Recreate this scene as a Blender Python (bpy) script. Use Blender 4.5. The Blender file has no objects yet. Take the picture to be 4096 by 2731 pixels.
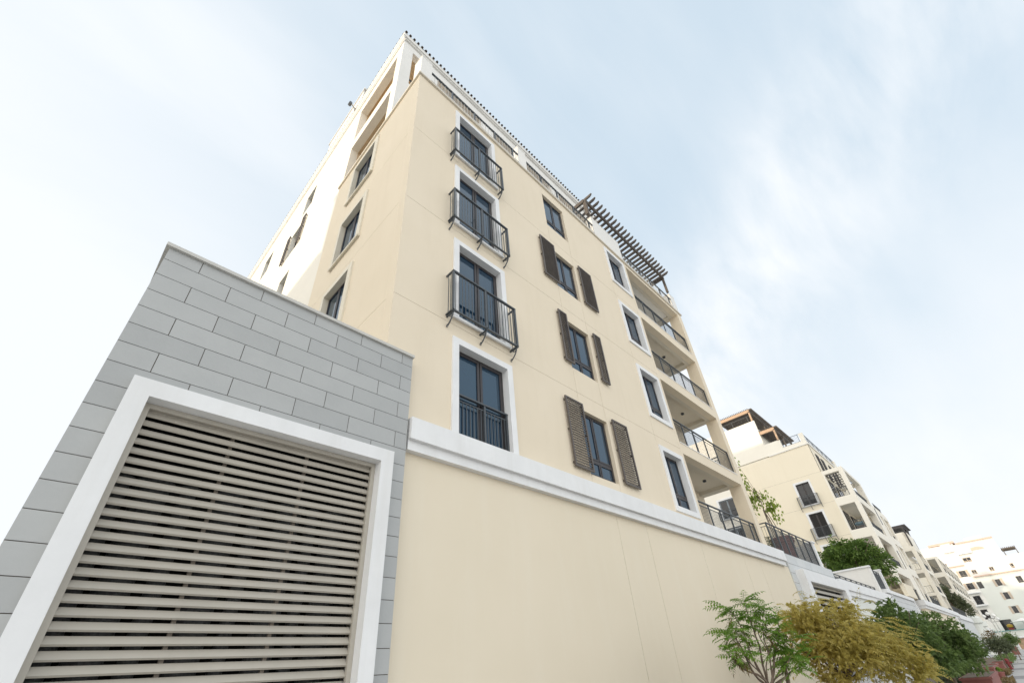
import bpy, bmesh, math, random
from mathutils import Vector, Matrix
R = math.radians
random.seed(7)
scene = bpy.context.scene
col = scene.collection
GZ = -1.6                                   # ground level (the camera stands 1.6 m above it, at the origin)

# ------------------------------------------------------------------ materials
def new_mat(name):
    m = bpy.data.materials.new(name); m.use_nodes = True
    nt = m.node_tree; return m, nt, nt.nodes['Principled BSDF']

def N(nt, typ, **kw):
    n = nt.nodes.new(typ)
    for k, v in kw.items():
        if k in n.inputs: n.inputs[k].default_value = v
        else: setattr(n, k, v)
    return n

def rgba(c): return (c[0], c[1], c[2], 1)

def surf(name, c1, c2=None, rough=.8, scale=1.5, bump=0., bscale=60., metal=0., spec=.5, stretch=(1, 1, 1), streak=None):
    m, nt, b = new_mat(name); L = nt.links.new
    b.inputs['Roughness'].default_value = rough; b.inputs['Metallic'].default_value = metal
    b.inputs['Specular IOR Level'].default_value = spec
    if c2 is None:
        b.inputs['Base Color'].default_value = rgba(c1)
    geo = N(nt, 'ShaderNodeNewGeometry')
    if c2 is not None:
        mp = N(nt, 'ShaderNodeMapping'); mp.inputs['Scale'].default_value = stretch
        L(geo.outputs['Position'], mp.inputs['Vector'])
        no = N(nt, 'ShaderNodeTexNoise', Scale=scale, Detail=5., Roughness=.6); L(mp.outputs[0], no.inputs['Vector'])
        mr = N(nt, 'ShaderNodeMapRange'); mr.inputs['From Min'].default_value = .3; mr.inputs['From Max'].default_value = .7
        L(no.outputs['Fac'], mr.inputs['Value'])
        mx = N(nt, 'ShaderNodeMix', data_type='RGBA'); mx.inputs['A'].default_value = rgba(c1); mx.inputs['B'].default_value = rgba(c2)
        L(mr.outputs[0], mx.inputs['Factor']); out = mx.outputs['Result']
        if streak:
            mp2 = N(nt, 'ShaderNodeMapping'); mp2.inputs['Scale'].default_value = (2.2, 2.2, .22)
            L(geo.outputs['Position'], mp2.inputs['Vector'])
            n2 = N(nt, 'ShaderNodeTexNoise', Scale=1.3, Detail=6., Roughness=.65); L(mp2.outputs[0], n2.inputs['Vector'])
            r2 = N(nt, 'ShaderNodeMapRange'); r2.inputs['From Min'].default_value = .5; r2.inputs['From Max'].default_value = .78
            r2.inputs['To Max'].default_value = streak[1]
            L(n2.outputs['Fac'], r2.inputs['Value'])
            m2 = N(nt, 'ShaderNodeMix', data_type='RGBA'); m2.inputs['B'].default_value = rgba(streak[0])
            L(r2.outputs[0], m2.inputs['Factor']); L(out, m2.inputs['A']); out = m2.outputs['Result']
        L(out, b.inputs['Base Color'])
    if bump:
        nb = N(nt, 'ShaderNodeTexNoise', Scale=bscale, Detail=3.); L(geo.outputs['Position'], nb.inputs['Vector'])
        bp = N(nt, 'ShaderNodeBump', Strength=bump, Distance=.01); L(nb.outputs['Fac'], bp.inputs['Height'])
        L(bp.outputs[0], b.inputs['Normal'])
    return m

def tile_mat(name, c1, c2, z0, x0, rh, bw):
    m, nt, b = new_mat(name); L = nt.links.new
    b.inputs['Roughness'].default_value = .55
    geo = N(nt, 'ShaderNodeNewGeometry'); sp = N(nt, 'ShaderNodeSeparateXYZ'); L(geo.outputs['Position'], sp.inputs[0])
    def mth(op, a, v=None, c=None):
        n = N(nt, 'ShaderNodeMath', operation=op)
        for i, q in enumerate((a, v, c)):
            if q is None: continue
            if isinstance(q, (int, float)): n.inputs[i].default_value = q
            else: L(q, n.inputs[i])
        return n.outputs[0]
    row = mth('FLOOR', mth('DIVIDE', mth('SUBTRACT', sp.outputs['Z'], z0), rh))
    odd = mth('FLOORED_MODULO', row, 2.)
    cx = mth('FLOOR', mth('DIVIDE', mth('SUBTRACT', mth('ADD', sp.outputs['X'], mth('MULTIPLY', odd, bw / 2)), x0), bw))
    cb = N(nt, 'ShaderNodeCombineXYZ'); L(row, cb.inputs[0]); L(cx, cb.inputs[1])
    wn = N(nt, 'ShaderNodeTexWhiteNoise'); L(cb.outputs[0], wn.inputs['Vector'])
    no = N(nt, 'ShaderNodeTexNoise', Scale=2.2, Detail=7., Roughness=.65); L(geo.outputs['Position'], no.inputs['Vector'])
    f = mth('ADD', mth('MULTIPLY', wn.outputs['Value'], .6), mth('MULTIPLY', no.outputs['Fac'], .8))
    mr = N(nt, 'ShaderNodeMapRange'); mr.inputs['From Min'].default_value = .15; mr.inputs['From Max'].default_value = 1.2; L(f, mr.inputs['Value'])
    mx = N(nt, 'ShaderNodeMix', data_type='RGBA'); mx.inputs['A'].default_value = rgba(c1); mx.inputs['B'].default_value = rgba(c2)
    L(mr.outputs[0], mx.inputs['Factor']); L(mx.outputs['Result'], b.inputs['Base Color'])
    nb = N(nt, 'ShaderNodeTexNoise', Scale=25., Detail=4.); L(geo.outputs['Position'], nb.inputs['Vector'])
    bp = N(nt, 'ShaderNodeBump', Strength=.12, Distance=.01); L(nb.outputs['Fac'], bp.inputs['Height']); L(bp.outputs[0], b.inputs['Normal'])
    return m

def leaf_mat(name, c1, c2, scale=3., trans=.35):
    m, nt, b = new_mat(name); L = nt.links.new
    b.inputs['Roughness'].default_value = .5
    geo = N(nt, 'ShaderNodeNewGeometry')
    no = N(nt, 'ShaderNodeTexNoise', Scale=scale, Detail=3.); L(geo.outputs['Position'], no.inputs['Vector'])
    mr = N(nt, 'ShaderNodeMapRange'); mr.inputs['From Min'].default_value = .35; mr.inputs['From Max'].default_value = .65; L(no.outputs['Fac'], mr.inputs['Value'])
    add = N(nt, 'ShaderNodeMath', operation='MULTIPLY_ADD'); add.inputs[1].default_value = .5; add.inputs[2].default_value = 0
    L(geo.outputs['Random Per Island'], add.inputs[0])
    ad2 = N(nt, 'ShaderNodeMath', operation='MULTIPLY_ADD'); ad2.inputs[1].default_value = .6; L(mr.outputs[0], ad2.inputs[0]); L(add.outputs[0], ad2.inputs[2])
    mx = N(nt, 'ShaderNodeMix', data_type='RGBA'); mx.inputs['A'].default_value = rgba(c1); mx.inputs['B'].default_value = rgba(c2)
    L(ad2.outputs[0], mx.inputs['Factor']); L(mx.outputs['Result'], b.inputs['Base Color'])
    tr = N(nt, 'ShaderNodeBsdfTranslucent'); L(mx.outputs['Result'], tr.inputs['Color'])
    ms = N(nt, 'ShaderNodeMixShader'); ms.inputs[0].default_value = trans
    L(b.outputs[0], ms.inputs[1]); L(tr.outputs[0], ms.inputs[2])
    L(ms.outputs[0], nt.nodes['Material Output'].inputs['Surface'])
    return m

M = {}
M['cream'] = surf('cream_stucco', (.775, .682, .54), (.745, .652, .508), .88, .55, .1, 90, streak=((.66, .57, .43), .28))
M['cream_low'] = surf('cream_stucco_base', (.775, .692, .55), (.748, .665, .522), .88, .45, .1, 90, streak=((.80, .74, .62), .28))
M['cream_far'] = surf('cream_stucco_far', (.82, .745, .60), (.79, .715, .57), .88, .3, 0, streak=((.72, .64, .50), .3))
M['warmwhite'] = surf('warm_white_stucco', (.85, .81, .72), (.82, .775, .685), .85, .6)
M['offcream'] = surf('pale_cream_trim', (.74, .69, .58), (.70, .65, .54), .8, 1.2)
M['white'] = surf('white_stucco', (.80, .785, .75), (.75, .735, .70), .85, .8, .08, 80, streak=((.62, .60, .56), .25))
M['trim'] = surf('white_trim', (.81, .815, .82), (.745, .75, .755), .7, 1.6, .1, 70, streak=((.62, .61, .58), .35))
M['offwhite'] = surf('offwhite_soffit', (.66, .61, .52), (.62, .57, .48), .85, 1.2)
M['bounce_tan_dark'] = surf('bounce_warmed_soffit', (.58, .455, .30), (.54, .42, .275), .85, 1.2)  # loggia ceilings: warm bounce light put into the colour, darker than the walls
M['bounce_tan'] = surf('bounce_warmed_stucco', (.76, .615, .43), (.72, .58, .40), .85, 1.2)  # cream loggia walls with warm bounce light put into the colour
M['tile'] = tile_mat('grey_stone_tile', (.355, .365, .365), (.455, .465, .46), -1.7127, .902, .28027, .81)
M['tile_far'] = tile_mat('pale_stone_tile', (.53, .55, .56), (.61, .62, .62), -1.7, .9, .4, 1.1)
M['joint'] = surf('dark_joint', (.15, .13, .11), None, .9)
M['coping'] = surf('stone_coping', (.58, .57, .54), (.50, .49, .46), .8, 3., .1, 60)
M['louver'] = surf('beige_louver_metal', (.47, .435, .375), (.42, .39, .335), .45, 2., 0, spec=.4, streak=((.38, .35, .30), .35))
M['mullion'] = surf('dusty_mullion_metal', (.34, .29, .24), (.28, .24, .20), .6, 4)
M['dark'] = surf('dark_interior', (.035, .035, .035), (.02, .02, .02), .9, 3)
M['pipe'] = surf('grey_duct', (.13, .135, .138), (.06, .062, .064), .6, 30, .3, 60)
M['rail'] = surf('slate_metal', (.060, .070, .080), (.075, .085, .095), .45, 4, spec=.5)
M['steel'] = surf('grey_blue_aluminium', (.22, .26, .29), (.19, .22, .25), .4, 4)
M['brown'] = surf('dark_brown_aluminium', (.032, .028, .030), (.042, .036, .038), .4, 4)
M['shutter'] = surf('taupe_shutter', (.085, .070, .062), (.11, .093, .083), .5, 6)
M['wood'] = surf('pergola_timber', (.135, .112, .095), (.095, .08, .068), .7, 3, stretch=(3, 3, 3))
M['roof'] = surf('terracotta_tile', (.13, .095, .07), (.09, .07, .055), .85, 5)
M['pot'] = surf('maroon_pot', (.19, .065, .055), (.24, .09, .075), .6, 4)
M['planter'] = surf('red_planter', (.28, .105, .088), (.23, .085, .07), .7, 3)
M['bark'] = surf('bark', (.13, .095, .07), (.20, .155, .12), .9, 12, .4, 40)
M['beige_sh'] = surf('beige_shutter', (.60, .50, .40), (.55, .46, .37), .8, 2)
M['pink'] = surf('pink_stucco', (.66, .50, .41), (.60, .45, .37), .85, 2)
M['green_wall'] = surf('pale_green_stucco', (.72, .735, .69), (.69, .705, .66), .85, .2)
M['teal'] = surf('teal_paint', (.16, .32, .30), None, .6)
M['paver'] = surf('pale_paving', (.50, .49, .47), (.43, .42, .41), .85, 1.2)
M['paver_dark'] = surf('grey_paving', (.30, .29, .285), (.24, .235, .23), .85, 2)
M['earth'] = surf('planting_soil', (.16, .12, .085), (.11, .085, .06), .95, 4, .4, 20)
M['grass'] = leaf_mat('grass_green', (.05, .13, .02), (.10, .22, .035), 6)
M['gate_and_lit_wood'] = surf('gate_and_lit_timber', (.52, .36, .24), (.44, .30, .20), .7, 3)
M['blue'] = surf('blue_cushion', (.16, .24, .28), (.12, .19, .23), .9, 4)
M['canvas'] = surf('white_canvas', (.82, .82, .80), None, .8)
M['yellow'] = surf('yellow_paint', (.45, .29, .03), None, .6)
M['redp'] = surf('red_paint', (.20, .025, .025), None, .6)
M['lampglass'] = surf('white_lamp_glass', (.80, .80, .78), None, .3)
M['leaf_green'] = leaf_mat('leaf_fresh_green', (.11, .24, .03), (.27, .42, .07), 3.5, .5)
M['leaf_brown'] = leaf_mat('leaf_wilted_brown', (.16, .10, .04), (.22, .16, .06), 3.5, .3)
M['leaf_olive'] = leaf_mat('leaf_olive_gold', (.38, .32, .06), (.62, .53, .18), 1.6, .55)
M['leaf_dark'] = leaf_mat('leaf_dark_green', (.065, .12, .028), (.20, .28, .085), 2.2, .45)
M['leaf_bright'] = leaf_mat('leaf_bright_green', (.05, .105, .018), (.20, .30, .065), 1.2, .4)
M['leaf_yellowgreen'] = leaf_mat('leaf_yellow_green', (.16, .24, .03), (.36, .44, .07), 5, .5)
M['leaf_grey'] = leaf_mat('leaf_grey_green', (.075, .095, .045), (.15, .17, .09), 1.5, .25)

def glass(name, c, rough=.02, ior=1.7, tint=(1., 1., 1.)):
    m, nt, b = new_mat(name)
    b.inputs['Base Color'].default_value = rgba(c); b.inputs['Roughness'].default_value = rough
    b.inputs['IOR'].default_value = ior; b.inputs['Specular Tint'].default_value = tint + (1,)
    return m
M['glass'] = glass('blue_grey_glass', (.010, .032, .062), .015, 1.8, (.68, .87, 1.))
M['glass_far'] = glass('dark_window_glass', (.02, .022, .026), .03, 1.5)

# ------------------------------------------------------------------ builders
ORG = {}
def thing(name, label, cat, loc=(0, 0, 0), group=None, rotz=0):
    o = bpy.data.objects.new(name, None); col.objects.link(o)
    o.empty_display_size = .3
    o.location = loc; o['label'] = label; o['category'] = cat
    if group: o['group'] = group
    ORG[o.name] = Vector(loc); return o

def tag(o, label, cat, group=None):
    o['label'] = label; o['category'] = cat
    if group: o['group'] = group
    return o

FRONT = lambda Y0: (lambda u, d, z: (u, Y0 + d, z))       # wall facing -Y: u along X, d into the wall
LEFT = lambda X0: (lambda u, d, z: (X0 + d, u, z))        # wall facing -X: u along Y, d into the wall
IDEN = lambda x, y, z: (x, y, z)

class MB:
    def __init__(s, T=IDEN): s.v = []; s.f = []; s.T = T; s.mi = []; s.cur = 0
    def add(s, vs, fs):
        n = len(s.v); s.v += [s.T(*p) for p in vs]; s.f += [tuple(i + n for i in f) for f in fs]; s.mi += [s.cur] * len(fs)
        return s
    def raw(s, vs, fs):
        n = len(s.v); s.v += [tuple(p) for p in vs]; s.f += [tuple(i + n for i in f) for f in fs]; s.mi += [s.cur] * len(fs)
    def box(s, a0, a1, b0, b1, c0, c1):
        return s.add([(a0, b0, c0), (a1, b0, c0), (a1, b1, c0), (a0, b1, c0), (a0, b0, c1), (a1, b0, c1), (a1, b1, c1), (a0, b1, c1)],
                     [(0, 3, 2, 1), (4, 5, 6, 7), (0, 1, 5, 4), (1, 2, 6, 5), (2, 3, 7, 6), (3, 0, 4, 7)])
    def frame(s, u0, u1, z0, z1, w, d0, d1, wb=None, wt=None):
        wb = w if wb is None else wb; wt = w if wt is None else wt
        s.box(u0, u0 + w, d0, d1, z0, z1); s.box(u1 - w, u1, d0, d1, z0, z1)
        if wt: s.box(u0 + w, u1 - w, d0, d1, z1 - wt, z1)
        if wb: s.box(u0 + w, u1 - w, d0, d1, z0, z0 + wb)
        return s
    def tube(s, path, r, n=8, caps=True):
        P = [Vector(s.T(*p)) for p in path]
        rs = r if isinstance(r, (list, tuple)) else [r] * len(P)
        base = len(s.v); up = Vector((.13, .31, .94)).normalized()
        for i, p in enumerate(P):
            d = (P[min(i + 1, len(P) - 1)] - P[max(i - 1, 0)])
            if d.length < 1e-9: d = Vector((0, 0, 1))
            d.normalize()
            a = d.cross(up)
            if a.length < .05: a = d.cross(Vector((1, 0, 0)))
            a.normalize(); b = d.cross(a)
            for k in range(n):
                t = 2 * math.pi * k / n
                s.v.append(tuple(p + a * (math.cos(t) * rs[i]) + b * (math.sin(t) * rs[i])))
        for i in range(len(P) - 1):
            for k in range(n):
                k2 = (k + 1) % n
                s.f.append((base + i * n + k, base + i * n + k2, base + (i + 1) * n + k2, base + (i + 1) * n + k)); s.mi.append(s.cur)
        if caps:
            s.f.append(tuple(base + k for k in range(n))); s.f.append(tuple(base + (len(P) - 1) * n + k for k in range(n))); s.mi += [s.cur] * 2
        return s
    def lathe(s, cx, cy, prof, n=28):
        base = len(s.v)
        for r, z in prof:
            for k in range(n):
                t = 2 * math.pi * k / n; s.v.append((cx + r * math.cos(t), cy + r * math.sin(t), z))
        for i in range(len(prof) - 1):
            for k in range(n):
                k2 = (k + 1) % n
                s.f.append((base + i * n + k, base + i * n + k2, base + (i + 1) * n + k2, base + (i + 1) * n + k)); s.mi.append(s.cur)
        s.f.append(tuple(base + k for k in range(n))); s.f.append(tuple(base + (len(prof) - 1) * n + k for k in range(n))); s.mi += [s.cur] * 2
        return s
    def prism(s, poly, a0, a1, axis='u'):
        """poly of (p, q); extruded along local u (p=d, q=z) or d (p=u, q=z) or z (p=u, q=d)"""
        n = len(poly)
        f = {'u': lambda p, q, t: (t, p, q), 'd': lambda p, q, t: (p, t, q), 'z': lambda p, q, t: (p, q, t)}[axis]
        vs = [f(p, q, a0) for p, q in poly] + [f(p, q, a1) for p, q in poly]
        fs = [tuple(range(n)), tuple(range(2 * n - 1, n - 1, -1))] + [(i, (i + 1) % n, n + (i + 1) % n, n + i) for i in range(n)]
        return s.add(vs, fs)
    def relief(s, us, zs, depth, t):
        """heightfield wall: depth(u, z) gives how deep the cell lies (None: an opening through the wall thickness t)"""
        us = sorted(set(round(u, 5) for u in us)); zs = sorted(set(round(z, 5) for z in zs))
        nu, nz = len(us) - 1, len(zs) - 1
        D = [[depth((us[i] + us[i + 1]) / 2, (zs[j] + zs[j + 1]) / 2) for j in range(nz)] for i in range(nu)]
        idx = {}
        vs, fs, mi = [], [], []
        def V(u, d, z):
            k = (u, d, z)
            if k not in idx: idx[k] = len(vs); vs.append(k)
            return idx[k]
        dd = lambda i, j: t if not (0 <= i < nu and 0 <= j < nz) or D[i][j] is None else D[i][j]
        for i in range(nu):
            for j in range(nz):
                u0, u1, z0, z1 = us[i], us[i + 1], zs[j], zs[j + 1]; d = D[i][j]
                if d is not None:
                    fs.append((V(u0, d, z0), V(u1, d, z0), V(u1, d, z1), V(u0, d, z1))); mi.append(1 if 0 < d < t * .2 else 0)
                    fs.append((V(u0, t, z0), V(u0, t, z1), V(u1, t, z1), V(u1, t, z0))); mi.append(0)
        for i in range(-1, nu):
            for j in range(nz):
                a, b = dd(i, j), dd(i + 1, j)
                if a != b:
                    u = us[i + 1]; fs.append((V(u, a, zs[j]), V(u, b, zs[j]), V(u, b, zs[j + 1]), V(u, a, zs[j + 1]))); mi.append(0)
        for i in range(nu):
            for j in range(-1, nz):
                a, b = dd(i, j), dd(i, j + 1)
                if a != b:
                    z = zs[j + 1]; fs.append((V(us[i], a, z), V(us[i + 1], a, z), V(us[i + 1], b, z), V(us[i], b, z))); mi.append(0)
        n = len(s.v); s.v += [s.T(*p) for p in vs]; s.f += [tuple(q + n for q in f) for f in fs]; s.mi += mi
        return s
    def build(s, name, mats, parent=None, smooth=False, bevel=0.):
        me = bpy.data.meshes.new(name)
        o_ = ORG[parent.name] if parent else Vector((0, 0, 0))
        if parent is None and s.v:                      # a thing that is one mesh: origin at its base
            xs = [v[0] for v in s.v]; ys = [v[1] for v in s.v]; zs = [v[2] for v in s.v]
            o_ = Vector(((min(xs) + max(xs)) / 2, (min(ys) + max(ys)) / 2, min(zs)))
        me.from_pydata([(v[0] - o_.x, v[1] - o_.y, v[2] - o_.z) for v in s.v], [], s.f)
        mats = mats if isinstance(mats, (list, tuple)) else [mats]
        for m in mats: me.materials.append(m)
        if len(mats) > 1: me.polygons.foreach_set('material_index', s.mi)
        bm = bmesh.new(); bm.from_mesh(me)
        bmesh.ops.recalc_face_normals(bm, faces=bm.faces)
        if bevel: bmesh.ops.bevel(bm, geom=list(bm.edges), offset=bevel, segments=1, affect='EDGES', profile=.5)
        bm.to_mesh(me); bm.free()
        if smooth: me.polygons.foreach_set('use_smooth', [True] * len(me.polygons))
        o = bpy.data.objects.new(name, me); col.objects.link(o)
        if parent: o.parent = parent
        else: o.location = o_
        ORG[o.name] = o_.copy(); return o

def grooved(us, zs, holes, hl=(), vl=(), g=.009, depth=.008):
    """edges and depth function of a stucco wall with openings (u0,u1,z0,z1), horizontal joints (z,u0,u1), vertical joints (u,z0,z1)"""
    U, Z = list(us), list(zs)
    for a, b, c, d in holes: U += [a, b]; Z += [c, d]
    for z, a, b in hl: Z += [z - g / 2, z + g / 2]; U += [a, b]
    for u, a, b in vl: U += [u - g / 2, u + g / 2]; Z += [a, b]
    U = [u for u in U if min(us) - 1e-6 <= u <= max(us) + 1e-6]; Z = [z for z in Z if min(zs) - 1e-6 <= z <= max(zs) + 1e-6]
    def f(u, z):
        for a, b, c, d in holes:
            if a < u < b and c < z < d: return None
        for q, a, b in hl:
            if abs(z - q) < g / 2 and a < u < b: return depth
        for q, a, b in vl:
            if abs(u - q) < g / 2 and a < z < b: return depth
        return 0.
    return U, Z, f

def wall(T, us, zs, holes, t, name, mat, parent, hl=(), vl=(), **k):
    m = MB(T); U, Z, f = grooved(us, zs, holes, hl, vl, **k); m.relief(U, Z, f, t)
    return m.build(name, [mat, M['joint']], parent)

def window(T, u0, u1, z0, z1, parent, d=.25, kind='casement', surround=None, sill=None, glassm=None, framem=None, proud=.045, handle=False, name=None, transom=.26, trim=None):
    """dark aluminium window in an opening; the glass panes, white surround and handle are its own pieces"""
    fm = framem or M['brown']; gm = glassm or M['glass']
    fw = .05
    f = MB(T); f.frame(u0 - .01, u1 + .01, z0 - .01, z1 + .01, fw, d, d + .06)
    mid = (u0 + u1) / 2; g = MB(T)
    sash = .045 if kind != 'french' else .065
    zt = z0 + fw
    tr = None
    if kind == 'casement':
        tr = z0 + (z1 - z0) * transom
        f.box(u0 + fw, u1 - fw, d - .004, d + .055, tr - .03, tr + .03)
    gap = .012
    for a, b in ((u0 + fw + .004, mid - gap), (mid + gap, u1 - fw - .004)):
        zz = [(zt, z1 - fw)] if tr is None else [(zt, tr - .03), (tr + .03, z1 - fw)]
        for c, e in zz:
            f.frame(a, b, c + .003, e - .003, sash, d - .012, d + .045)
            g.box(a + sash, b - sash, d + .012, d + .03, c + sash, e - sash)
    f.box(mid - gap, mid + gap, d + .012, d + .05, zt, z1 - fw)
    w = f.build(name or ('french_window' if kind == 'french' else 'casement_window'), fm, parent)
    g.build('pane', gm, w)
    b = MB(T); b.box(u0 - .02, u1 + .02, d + .07, d + .10, z0 - .02, z1 + .02); b.build('blackout_board', M['dark'], w)
    if surround:
        l, r_, bt, tp = surround
        s = MB(T)
        e = .003
        s.box(u0 - l, u0 + e, -proud, d, z0 - bt, z1 + tp); s.box(u1 - e, u1 + r_, -proud, d, z0 - bt, z1 + tp)
        s.box(u0 + e, u1 - e, -proud, d, z1 - e, z1 + tp)
        if bt: s.box(u0 + e, u1 - e, -proud, d, z0 - bt, z0 + e)
        if sill: s.box(u0 - l - .01, u1 + r_ + .01, -proud - .03, -proud + .002, z0 - bt - .02, z0 - bt + .06)
        s.build('surround', trim or M['trim'], w, bevel=0)
    if handle:
        h = MB(T); h.tube([(mid - .045, d - .02, z0 + 1.0), (mid - .045, d - .075, z0 + 1.0), (mid - .10, d - .08, z0 + 1.0)], .011, 6); h.box(mid - .06, mid - .03, d - .022, d - .008, z0 + .92, z0 + 1.08)
        h.build('handle', M['rail'], w)
    return w

def railing(T, u0, u1, z0, z1, parent, posts, d=0., step=.105, name='balcony_railing', ret=0., bars=True, pw=.045, gap=True, barw=.011, bottom=True, mat=None, barmat=None):
    """metal railing: handrail, upper rail, bottom rail, thin balusters, posts; ret = length of the side returns into the wall"""
    m = MB(T)
    m.box(u0, u1, d - .032, d + .032, z1 - .038, z1)
    zt = z1 - (.15 if gap else .045)
    if gap: m.box(u0, u1, d - .012, d + .012, zt - .022, zt)
    if bottom: m.box(u0, u1, d - .026, d + .026, z0 + .02, z0 + .055)
    n = max(2, int(round((u1 - u0) / step)))
    mb = MB(T) if barmat else m
    if bars:
        for i in range(1, n):
            u = u0 + (u1 - u0) * i / n
            mb.box(u - barw / 2, u + barw / 2, d - barw / 2, d + barw / 2, z0 + (.06 if bottom else 0), zt - .02)
    if ret:
        for u in (u0 + .02, u1 - .02):
            m.box(u - .02, u + .02, d + .028, d + ret, z1 - .042, z1); m.box(u - .018, u + .018, d + .018, d + ret, z0 + .03, z0 + .062)
            k = max(1, int(ret / .11))
            for i in range(1, k + 1):
                dd = d + ret * i / (k + 1); m.box(u - barw / 2, u + barw / 2, dd - barw / 2, dd + barw / 2, z0 + .06, z1 - .04)
    o = m.build(name, mat or M['rail'], parent)
    if barmat: mb.build('baluster_row', barmat, o)
    for u in posts:
        p = MB(T); p.box(u - pw / 2, u + pw / 2, d - pw / 2, d + pw / 2, z0, z1 - .04); p.build('railing_post', mat or M['rail'], o if parent else o)
    return o

def shutter(T, u0, u1, z0, z1, parent, d=-.10, nsl=None):
    m = MB(T); m.frame(u0, u1, z0, z1, .05, d, d + .045)
    n = nsl or int((z1 - z0) / .078)
    zs = [z0 + .06 + (z1 - z0 - .12) * (i + .5) / n for i in range(n)]
    for z in zs: m.prism([(d + .000, z - .008), (d + .002, z - .024), (d + .048, z - .002), (d + .046, z + .014)], u0 + .05, u1 - .05)
    for z in (z0 + .1, (z0 + z1) / 2, z1 - .12):
        m.box(u0 + .012, u0 + .045, d + .045, -.001, z, z + .05); m.box(u1 - .045, u1 - .012, d + .045, -.001, z, z + .05)
    m.tube([(u1 + .0, d + .02, z0 + .38), (u1 + .03, d + .02, z0 + .42), (u1 + .025, d + .02, z0 + .47), (u1 - .002, d + .02, z0 + .48)], .006, 5)
    return m.build('louvred_shutter', M['shutter'], parent)

# ================================================================== 1. main apartment building
F6, L3 = FRONT(6.0), LEFT(3.08)
b1 = thing('apartment_building', 'cream six storey apartment building with black balcony rails and brown shutters, nearest in the row', 'building', (3.08, 6.0, GZ), 'apartment buildings along the street')

fr = [(4.74, 6.22, z0, z1) for z0, z1 in ((4.0, 6.28), (7.09, 9.66), (10.52, 13.17), (14.0, 16.66))]
cs = [(9.05, 10.34, z0, z1) for z0, z1 in ((4.31, 6.26), (7.69, 9.66), (11.18, 13.10), (14.54, 16.56))]
rw = [(13.55, 14.87, z0, z1) for z0, z1 in ((4.33, 6.27), (7.75, 9.75), (11.20, 13.16), (14.68, 16.68))]
bal = [(15.32, 20.72, z0, z1) for z0, z1 in ((3.9, 6.66), (7.14, 10.06), (10.59, 13.50), (14.02, 16.92))]
hl = [(6.81, 3.08, 15.2), (10.21, 3.08, 15.2), (13.65, 3.08, 15.2)]
vl = []
for a, b in ((6.26, 7.69), (9.66, 11.18), (13.10, 14.54), (16.56, 17.12)): vl += [(9.06, a, b), (10.33, a, b)]
vl += [(9.06, 3.6, 4.31), (10.33, 3.6, 4.31)]
for a, b in ((6.45, 7.55), (9.92, 11.0), (13.36, 14.45)): vl += [(13.33, a, b), (15.14, a, b)]
wall(F6, (3.08, 21.18), (3.40, 17.15), fr + cs + rw + bal, .30, 'front_wall', M['cream'], b1, hl, vl)

# french windows of the first column, juliet rails on the upper three
for i, (u0, u1, z0, z1) in enumerate(fr):
    w = window(F6, u0, u1, z0, z1, b1, d=.15, kind='french', surround=(.165, .165, 0 if i == 0 else .09, .165), sill=i > 0, handle=i == 2)
    if i == 0:
        railing(F6, u0 + .005, u1 - .005, 4.0, 5.07, b1, [u0 + .03, 5.53, u1 - .03], d=.08, step=.1, barw=.016)
    else:
        zb, ztop = ((6.92, 8.23), (10.32, 11.61), (13.68, 15.0))[i - 1]
        r = railing(F6, 4.375, 6.44, zb, ztop, b1, [4.40, 5.39, 6.415], d=-.25, step=.1, ret=.25, gap=False, barw=.013, pw=.052)
        zb -= .01
        for u in (4.42, 5.395, 6.40):
            k = MB(F6)
            pts = []
            for q in range(13):
                t = q / 12
                pts.append((u, -.235 + .195 * t - .05 * math.sin(t * math.pi), zb + .02 - .30 * t))
            k.tube(pts, .017, 6)
            k.tube([(u, -.04 + .035 * math.sin(a), zb - .29 - .035 * math.cos(a) + .02) for a in [j * .55 for j in range(9)]], .012, 5)
            k.tube([(u, -.15 + .05 * math.cos(a) * (1 - a / 14), zb - .05 + .05 * math.sin(a) * (1 - a / 14)) for a in [j * .6 for j in range(14)]], .010, 5)
            k.box(u - .02, u + .02, -.27, .0, zb - .005, zb + .02)
            k.build('scroll_bracket', M['rail'], r)

for i, (u0, u1, z0, z1) in enumerate(cs):
    w = window(F6, u0, u1, z0, z1, b1, d=.11)
    # inner sash standing ajar behind the right pane
    if i in (0, 2):
        shutter(F6, 8.33, 9.10, z0 + .02, z1 + .12, b1); shutter(F6, 10.53, 11.32, z0 + .05, z1 + .14, b1)
    elif i == 1:
        shutter(F6, 8.68, 9.10, z0 + .08, z1 + .14, b1); shutter(F6, 10.53, 10.94, z0 + .11, z1 + .14, b1)
for u0, u1, z0, z1 in rw:
    window(F6, u0, u1, z0, z1, b1, d=.16, surround=(.17, .17, .17, .17), proud=.05)
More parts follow.
